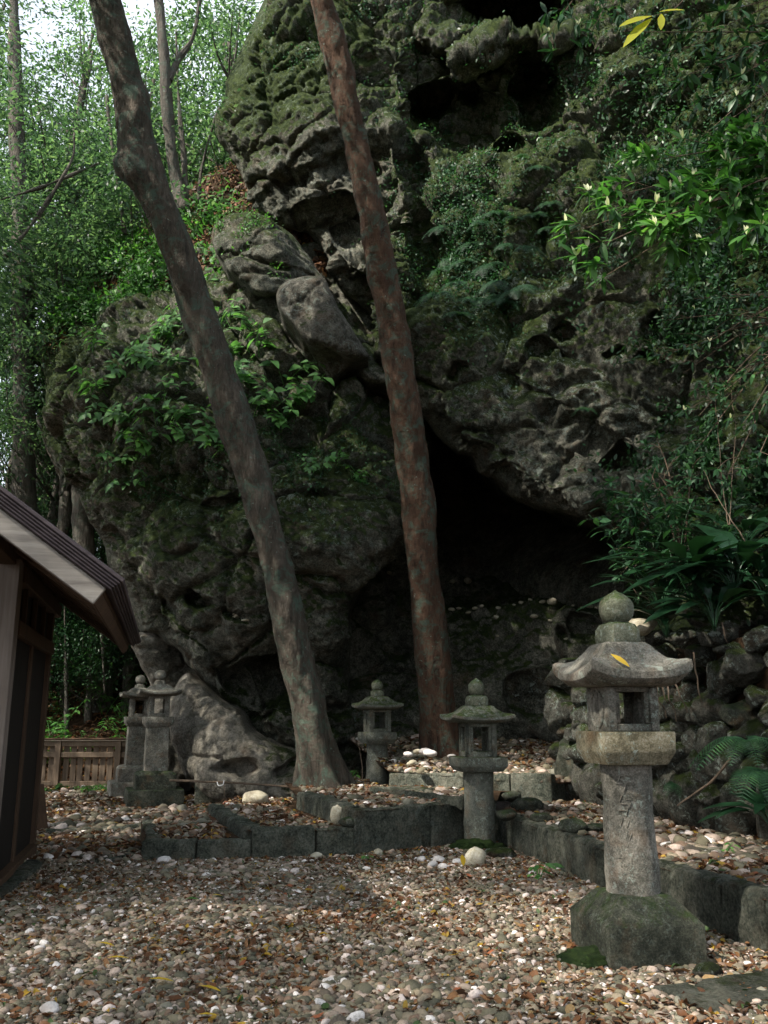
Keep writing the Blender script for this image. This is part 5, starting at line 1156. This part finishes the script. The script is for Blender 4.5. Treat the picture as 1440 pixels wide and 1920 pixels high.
for k, pts in enumerate([[(1365, 985, 8.4), (1352, 880, 8.6), (1345, 790, 8.8), (1340, 700, 9)], [(1368, 985, 8.4), (1372, 900, 8.6), (1378, 800, 8.7), (1372, 730, 8.9)], [(1400, 1020, 8), (1350, 940, 8.1), (1320, 880, 8.3)], [(1215, 1010, 9.3), (1240, 1060, 9.2), (1262, 1110, 9.2)]]):
    twig('dry_stem', pts, .005, .002, M['root'], 'thin dry stem standing among the plants on the bank', 'stem', .02)['group'] = 'dry stems on the bank'
# stone trough block
c = G(392, 1512, 0); V, Fs = sq_solid([(.23, -.03, 0), (.24, .0, 0), (.235, .33, 0), (.21, .36, 0), (.02, .361, 0)], 8, .02, 5, .012); V = V*np.array([1., .6, 1.]); o = MB().add(V, Fs).build('stone_block', M['kerb'], None, True, (c.x, c.y+.1, 0)); o.rotation_euler = (0, 0, .25); tag(o, 'low grey stone block beneath the bamboo pole', 'stone block')
# ------------------------------------------------------------------ overhanging shrub branches at the right
def branch_tree(name, label, root_px, tips, Lleaf, mat, seed, shoots=0, per=26, r0=.035):
    rng = np.random.default_rng(seed); rp = np.array(P(*root_px)); r = thing(name, label, 'shrub', tuple(rp)); mb = MB(); ps, ds, ns, ls = [], [], [], []; sp_, sd = [], []
    for t in tips:
        tp = np.array(P(*t)); mid = (rp+tp)/2+np.array([0, 0, .25])+rng.normal(0, .06, 3); pts = catmull([rp, mid, tp], 30)-rp; V, Fs = tube(pts, np.linspace(r0*.45, .003, 30), 6); mb.add(V, Fs)
        tips2 = [pts[-1]]
        for j in range(7):
            k = rng.integers(10, 29); a = pts[k]; e = a+unit(rng.normal(size=3)*np.array([1, .6, .5])+unit(tp-rp)*.9)*rng.uniform(.15, .38); e[2] -= .03; q = catmull([a, (a+e)/2+np.array([0, 0, .03]), e], 8); V, Fs = tube(q, np.linspace(.004, .002, 8), 4); mb.add(V, Fs); tips2.append(e)
            for m in range(per//6):
                c = q[rng.integers(2, 8)]; d = unit(rng.normal(size=3)+unit(e-a)*1.1-np.array([0, .0, .35])); ps.append(c); ds.append(d); ns.append(unit(np.array([0, -.5, 1.])+rng.normal(0, .35, 3))); ls.append(Lleaf*rng.uniform(.55, 1.15))
        for e in tips2:
            for m in range(5):
                d = unit(rng.normal(size=3)*.9+unit(tp-rp)*.8-np.array([0, 0, .15])); ps.append(e); ds.append(d); ns.append(unit(np.array([0, -.5, 1.])+rng.normal(0, .35, 3))); ls.append(Lleaf*rng.uniform(.6, 1.15))
            if rng.random() < shoots:
                for m in range(3): sp_.append(e); sd.append(unit(np.array([rng.normal(0, .3), rng.normal(0, .3), 1.])))
    mb.build('branches', M['root'], r); ls = np.array(ls); V, Fs = leaves(np.array(ps), np.array(ds), np.array(ns), ls, ls*.34, 'oval', .2, .08); MB().add(V, Fs).build('foliage', mat, r)
    if sp_:
        V, Fs = leaves(np.array(sp_), np.array(sd), np.tile([0, -1., .3], (len(sp_), 1)), Lleaf*.5, Lleaf*.16, 'oval', .1, .1); MB().add(V, Fs).build('young_shoots', M['leaf_shoot'], r)
    return r
branch_tree('overhanging_shrub', 'glossy green shrub with whitish young shoots reaching in from the right edge', (1640, 380, 7.2), [(1060, 440, 6.8), (1080, 480, 6.6), (1140, 370, 6.9), (1130, 520, 6.8), (1220, 300, 7.0), (1200, 440, 6.7), (1280, 260, 7.0), (1270, 470, 6.9), (1330, 380, 6.6), (1360, 300, 6.8), (1400, 440, 6.6), (1160, 430, 6.9), (1230, 380, 6.8), (1300, 330, 7.1)], .19, M['leaf_bright'], 5, .42, 60)
branch_tree('overhanging_shrub', 'darker leafy branches filling the upper right corner', (1700, 60, 7.5), [(1200, 60, 7.2), (1290, 140, 7.2), (1330, 60, 7.4), (1380, 180, 7), (1410, 90, 7.1), (1300, 210, 7.3), (1400, 240, 7), (1360, 20, 7.3), (1420, 300, 7), (1250, 100, 7.4), (1310, 260, 7.2), (1360, 230, 7), (1240, 180, 7.5), (1410, 350, 7), (1390, 140, 7), (1340, 120, 7.2)], .16, M['leaf_dark'], 6, .1)
branch_tree('overhanging_shrub', 'slender leafy twigs hanging at the top edge right of centre', (1250, -160, 8.5), [(1030, 60, 8.4), (1070, 30, 8.4), (1110, 60, 8.3), (1090, 90, 8.4), (1140, 20, 8.4)], .16, M['leaf_fern'], 7, .1)
branch_tree('hanging_creeper', 'leafy creeper strands trailing down the cliff at the right edge', (1600, 620, 8.6), [(1300, 560, 8.9), (1330, 640, 8.7), (1280, 700, 9), (1380, 700, 8.4), (1400, 600, 8.3), (1310, 780, 8.8), (1390, 800, 8.4), (1440, 740, 8.2), (1250, 600, 9), (1300, 850, 8.8), (1350, 560, 8.6), (1430, 640, 8.2), (1420, 860, 8.2), (1350, 740, 8.6), (1260, 660, 9), (1360, 900, 8.5)], .11, M['leaf_dark'], 8, .05)
branch_tree('small_shrub', 'small dark shrub below the overhang, left of the broad-leaved plants', (1280, 1080, 9.4), [(1150, 930, 9.5), (1190, 900, 9.6), (1230, 880, 9.5), (1200, 960, 9.3), (1170, 990, 9.4), (1250, 930, 9.3), (1160, 1080, 9.3), (1290, 960, 9.4), (1230, 820, 9.7), (1300, 870, 9.4)], .11, M['leaf_fern'], 9, .0)
# yellow-green leaves close to the lens at the top
ry = thing('leafy_twig', 'twig with a few large yellow-green leaves hanging near the top right', 'twig', tuple(P(1290, -10, 5.0)))
o3 = np.array(P(1290, -10, 5.0)); pts = catmull(np.array([o3, P(1262, 18, 5.0), P(1225, 30, 5.0)])-o3, 12); V, Fs = tube(pts, np.linspace(.004, .002, 12), 5); MB().add(V, Fs).build('stem', M['root'], ry)
for (a, b, c_, d_, w) in [(1222, 30, 1162, 42, .08), (1222, 34, 1168, 80, .075), (1240, 26, 1240, 52, .05), (1236, 22, 1284, 14, .05)]:
    p0 = np.array(P(a, b, 5.0)); p1 = np.array(P(c_, d_, 4.95)); V, Fs = leaves((p0-o3)[None], (p1-p0)[None], np.array([[0, -1., .7]]), np.linalg.norm(p1-p0), w, 'blade', .1, .08); MB().add(V, Fs).build('leaf', M['leaf_yellow'], ry)
# ------------------------------------------------------------------ wooden hut at the left
hang = math.radians(13.8); ev = Vector((-math.sin(hang), math.cos(hang), 0)); gv = Vector((-math.cos(hang), -math.sin(hang), 0)); up = Vector((0, 0, 1))
E = Vector(P(215, 1085, 5.5).tolist())
hut = thing('wooden_hut', 'dark timber hut with a pitched roof and pale bargeboard at the left edge', 'hut', (E.x, E.y, 0), 0)
HM = Matrix(((gv.x, ev.x, 0, 0), (gv.y, ev.y, 0, 0), (0, 0, 1, 0), (0, 0, 0, 1)))
# local coordinates: x = into the hut (left), y = away, z = up
hut.matrix_world = Matrix.Translation((E.x, E.y, 0)) @ Matrix.Rotation(math.atan2(ev.y, ev.x)-PI/2, 4, 'Z')
# that rotation maps +y to ev and +x to the right, so local x runs negative into the hut
eh = E.z; rp = math.radians(35.7); W_ = 2.6; Lh = 4.6
def roof_pt(s, y, n): return Vector((-s*math.cos(rp)-0*n+n*math.sin(rp), y, eh+s*math.sin(rp)+n*math.cos(rp)))
def slab(s0, s1, y0, y1, n0, n1, name, mat, bev=.006, parent=None):
    x = Vector((-math.cos(rp), 0, math.sin(rp))); n = Vector((math.sin(rp), 0, math.cos(rp))); o = Vector((0, 0, eh))
    M4 = Matrix(((x.x, 0, n.x, o.x), (x.y, 1, n.y, o.y), (x.z, 0, n.z, o.z), (0, 0, 0, 1)))
    V, Fs = box_part(s0, s1, y0, y1, n0, n1, bev, M4); 
    Fs = [f[:, ::-1] for f in Fs]
    return MB().add(V, Fs).build(name, mat, parent or hut, False)
for k in range(4): slab(-.03-.008*k, 2.8, -.05-.006*k, Lh+.05+.006*k, -.075+.019*k, -.075+.019*k+.0165, 'roof_layer', M['roof_dark'])
slab(.0, 2.8, -.03, Lh+.03, -.074, -.003, 'roof', M['roof_dark'])
slab(-.06, 2.8, -.075, Lh+.08, 0.002, .03, 'roof_edge', M['roof_dark'])
slab(.0, 2.8, -.02, .03, -.205, -.077, 'bargeboard', M['wood_pale'])
slab(.02, 2.8, .032, Lh, -.11, -.077, 'soffit', M['wood_dark'])
for k in range(9): slab(.03, 2.8, .25+k*.52, .33+k*.52, -.17, -.112, 'rafter', M['wood_dark'])
slab(.0, .03, .032, Lh, -.2, -.113, 'eave_board', M['wood_dark'])
def hbox(x0, x1, y0, y1, z0, z1, name, mat, parent=None):
    V, Fs = box_part(min(x0, x1), max(x0, x1), y0, y1, z0, z1, .006); return MB().add(V, Fs).build(name, mat, parent or hut, False)
wl = -.80; y0w, y1w = 1.55, 4.05
def under(x): return eh+(-x)*math.tan(rp)-.22
M['wood_post'] = wood_mat('sunlit_post', (.13, .105, .085), (.24, .20, .17))  # paler than the other posts, sunlight on it put into the wood colour
hbox(wl-.20, wl, y0w-.05, y0w+.15, 0, under(wl)+.0, 'corner_post', M['wood_post'])
hbox(wl-.14, wl-.01, y1w-.14, y1w, 0, under(wl), 'corner_post', M['wood_dark'])
hbox(wl-.12, wl-.03, y0w+1.2, y0w+1.32, 0, under(wl), 'post', M['wood_dark'])
hbox(wl-.10, wl+.01, y0w+.152, y1w+.0, 1.93, 2.05, 'lintel', M['wood_dark'])
hbox(wl-.11, wl+.02, y0w+.152, y1w+.3, under(wl)-.16, under(wl)-.03, 'wall_plate', M['wood_dark'])
hbox(wl-.08, wl-.05, y0w+.152, y1w-.142, .1, 1.928, 'door_panel', M['black'])
hbox(wl-.08, wl-.06, y0w+.152, y1w-.142, 2.052, under(wl)-.162, 'transom_panel', M['black'])
for k in range(3): hbox(wl-.05, wl-.01, y0w+.55+k*.6, y0w+.60+k*.6, 2.052, under(wl)-.162, 'mullion', M['wood_dark'])
hbox(wl-.10, wl+.02, y0w+.152, y1w-.142, 0, .098, 'sill_beam', M['wood_dark'])
# gable wall facing the camera
hbox(wl-2.2, wl-.205, y0w+.02, y0w+.08, 0, 2.2, 'wall', M['wood_dark'])
V = np.array([(wl-.2, y0w+.03, 2.2), (wl-2.2, y0w+.03, 2.2), (wl-2.2, y0w+.03, under(wl-1.5)), (wl-.2, y0w+.03, under(wl)-.05)]); V = np.concatenate([V, V+np.array([0, .04, 0])])
MB().add(V, [[[0, 1, 2, 3], [7, 6, 5, 4], [0, 3, 7, 4], [1, 0, 4, 5], [2, 1, 5, 6], [3, 2, 6, 7]]]).build('gable', M['wood_dark'], hut, False)
hbox(wl-2.2, wl-.16, y1w-.06, y1w-.02, 0, 2.3, 'back_wall', M['wood_dark'])
for k in range(2): hbox(-.95-k*1.2, -.83-k*1.2, .05, Lh-.1, under(-.9-k*1.2)-.12, under(-.9-k*1.2)-.0, 'purlin', M['wood_dark'])
# leaning plank at the hut corner
q0 = G(78, 1560, 0); V, Fs = bar((q0.x, q0.y, 0.0), (q0.x-.14, q0.y+.12, .52), .16, .03); tag(MB().add(V, Fs).build('leaning_board', M['wood_dark'], None, False), 'dark board leaning against the far corner of the hut', 'board')
# ------------------------------------------------------------------ fence
fence = thing('wooden_fence', 'low brown wooden fence with a pale cap rail at the back left', 'fence', tuple(G(170, 1478, 0)))
fy = fence.location.y; fx = fence.location.x; fl0, fl1 = -2.6, 2.6
def fb(x0, x1, y0, y1, z0, z1, name, mat): V, Fs = box_part(x0, x1, y0, y1, z0, z1, .008); return MB().add(V, Fs).build(name, mat, fence, False)
for x in (-1.8, -.66, .48, 1.62): fb(x-.055, x+.055, -.06, .06, -.05, .86, 'post', M['wood_fence'])
fb(fl0, fl1, -.10, .10, .885, .915, 'cap_rail', M['wood_dark']); fb(fl0, fl1, -.085, .085, .862, .884, 'cap_board', M['wood_cap'])
xs_ = [fl0, -1.857, -1.743, -.717, -.603, .423, .537, 1.563, 1.677, fl1]
for a, b in zip(xs_[::2], xs_[1::2]):
    fb(a+.002, b-.002, -.035, .035, .56, .66, 'rail', M['wood_fence']); fb(a+.002, b-.002, -.035, .035, .04, .13, 'rail', M['wood_fence']); fb(a+.002, b-.002, -.035, .035, .76, .858, 'rail', M['wood_fence'])
mb = MB(); x = fl0
while x < fl1:
    w = .105; V, Fs = box_part(x, x+w, .04, .06, .1, .84+R_.uniform(-.02, .02), .004); mb.add(V, Fs); x += w+R_.uniform(.01, .05)
mb.build('slats', M['wood_fence'], fence, False)
# ------------------------------------------------------------------ camera, light, world
cam = bpy.data.objects.new('camera', bpy.data.cameras.new('camera')); C.objects.link(cam); bpy.context.scene.camera = cam
cam.location = (0, 0, CAMH); cam.rotation_euler = (PI/2+PITCH, 0, 0); cam.data.sensor_fit = 'VERTICAL'; cam.data.sensor_height = 36; cam.data.lens = F/1920*36; cam.data.clip_end = 1500; cam.data.clip_start = .05
SUN = Vector((-.58, -.36, .73)).normalized()
sl = bpy.data.lights.new('sun', 'SUN'); sl.energy = 5.0; sl.angle = math.radians(.55); sl.color = (1., .93, .82)
so = bpy.data.objects.new('sun', sl); C.objects.link(so); so.rotation_mode = 'QUATERNION'; so.rotation_quaternion = SUN.to_track_quat('Z', 'Y'); so.location = (-10, -6, 12)
w = bpy.data.worlds.new('World'); bpy.context.scene.world = w; w.use_nodes = True; nt = w.node_tree
sky = nt.nodes.new('ShaderNodeTexSky'); sky.sky_type = 'NISHITA'; sky.sun_disc = False; sky.sun_elevation = math.asin(SUN.z); sky.sun_rotation = math.atan2(SUN.x, SUN.y); sky.dust_density = 3.; sky.air_density = 1.0
tcw = nt.nodes.new('ShaderNodeTexCoord'); nz = nt.nodes.new('ShaderNodeTexNoise'); nz.inputs['Scale'].default_value = 2.2; nz.inputs['Detail'].default_value = 6; nt.links.new(tcw.outputs['Generated'], nz.inputs['Vector'])
rm = nt.nodes.new('ShaderNodeValToRGB'); rm.color_ramp.elements[0].position = .3; rm.color_ramp.elements[0].color = (.45,)*3+(1,); rm.color_ramp.elements[1].position = .6; rm.color_ramp.elements[1].color = (.85,)*3+(1,); nt.links.new(nz.outputs['Fac'], rm.inputs[0])
mx = nt.nodes.new('ShaderNodeMixRGB'); nt.links.new(rm.outputs[0], mx.inputs[0]); nt.links.new(sky.outputs[0], mx.inputs[1]); mx.inputs[2].default_value = (5.0, 5.35, 5.9, 1)   # thin bright cloud
nt.links.new(mx.outputs[0], nt.nodes['Background'].inputs[0]); nt.nodes['Background'].inputs[1].default_value = .15
sc = bpy.context.scene; sc.view_settings.view_transform = 'Standard'; sc.view_settings.look = 'None'; sc.view_settings.exposure = .95; sc.view_settings.gamma = 1
sc.cycles.use_adaptive_sampling = True; sc.cycles.adaptive_threshold = .025; sc.cycles.max_bounces = 6; sc.cycles.diffuse_bounces = 3; sc.cycles.glossy_bounces = 2; sc.cycles.transmission_bounces = 4; sc.cycles.use_denoising = True
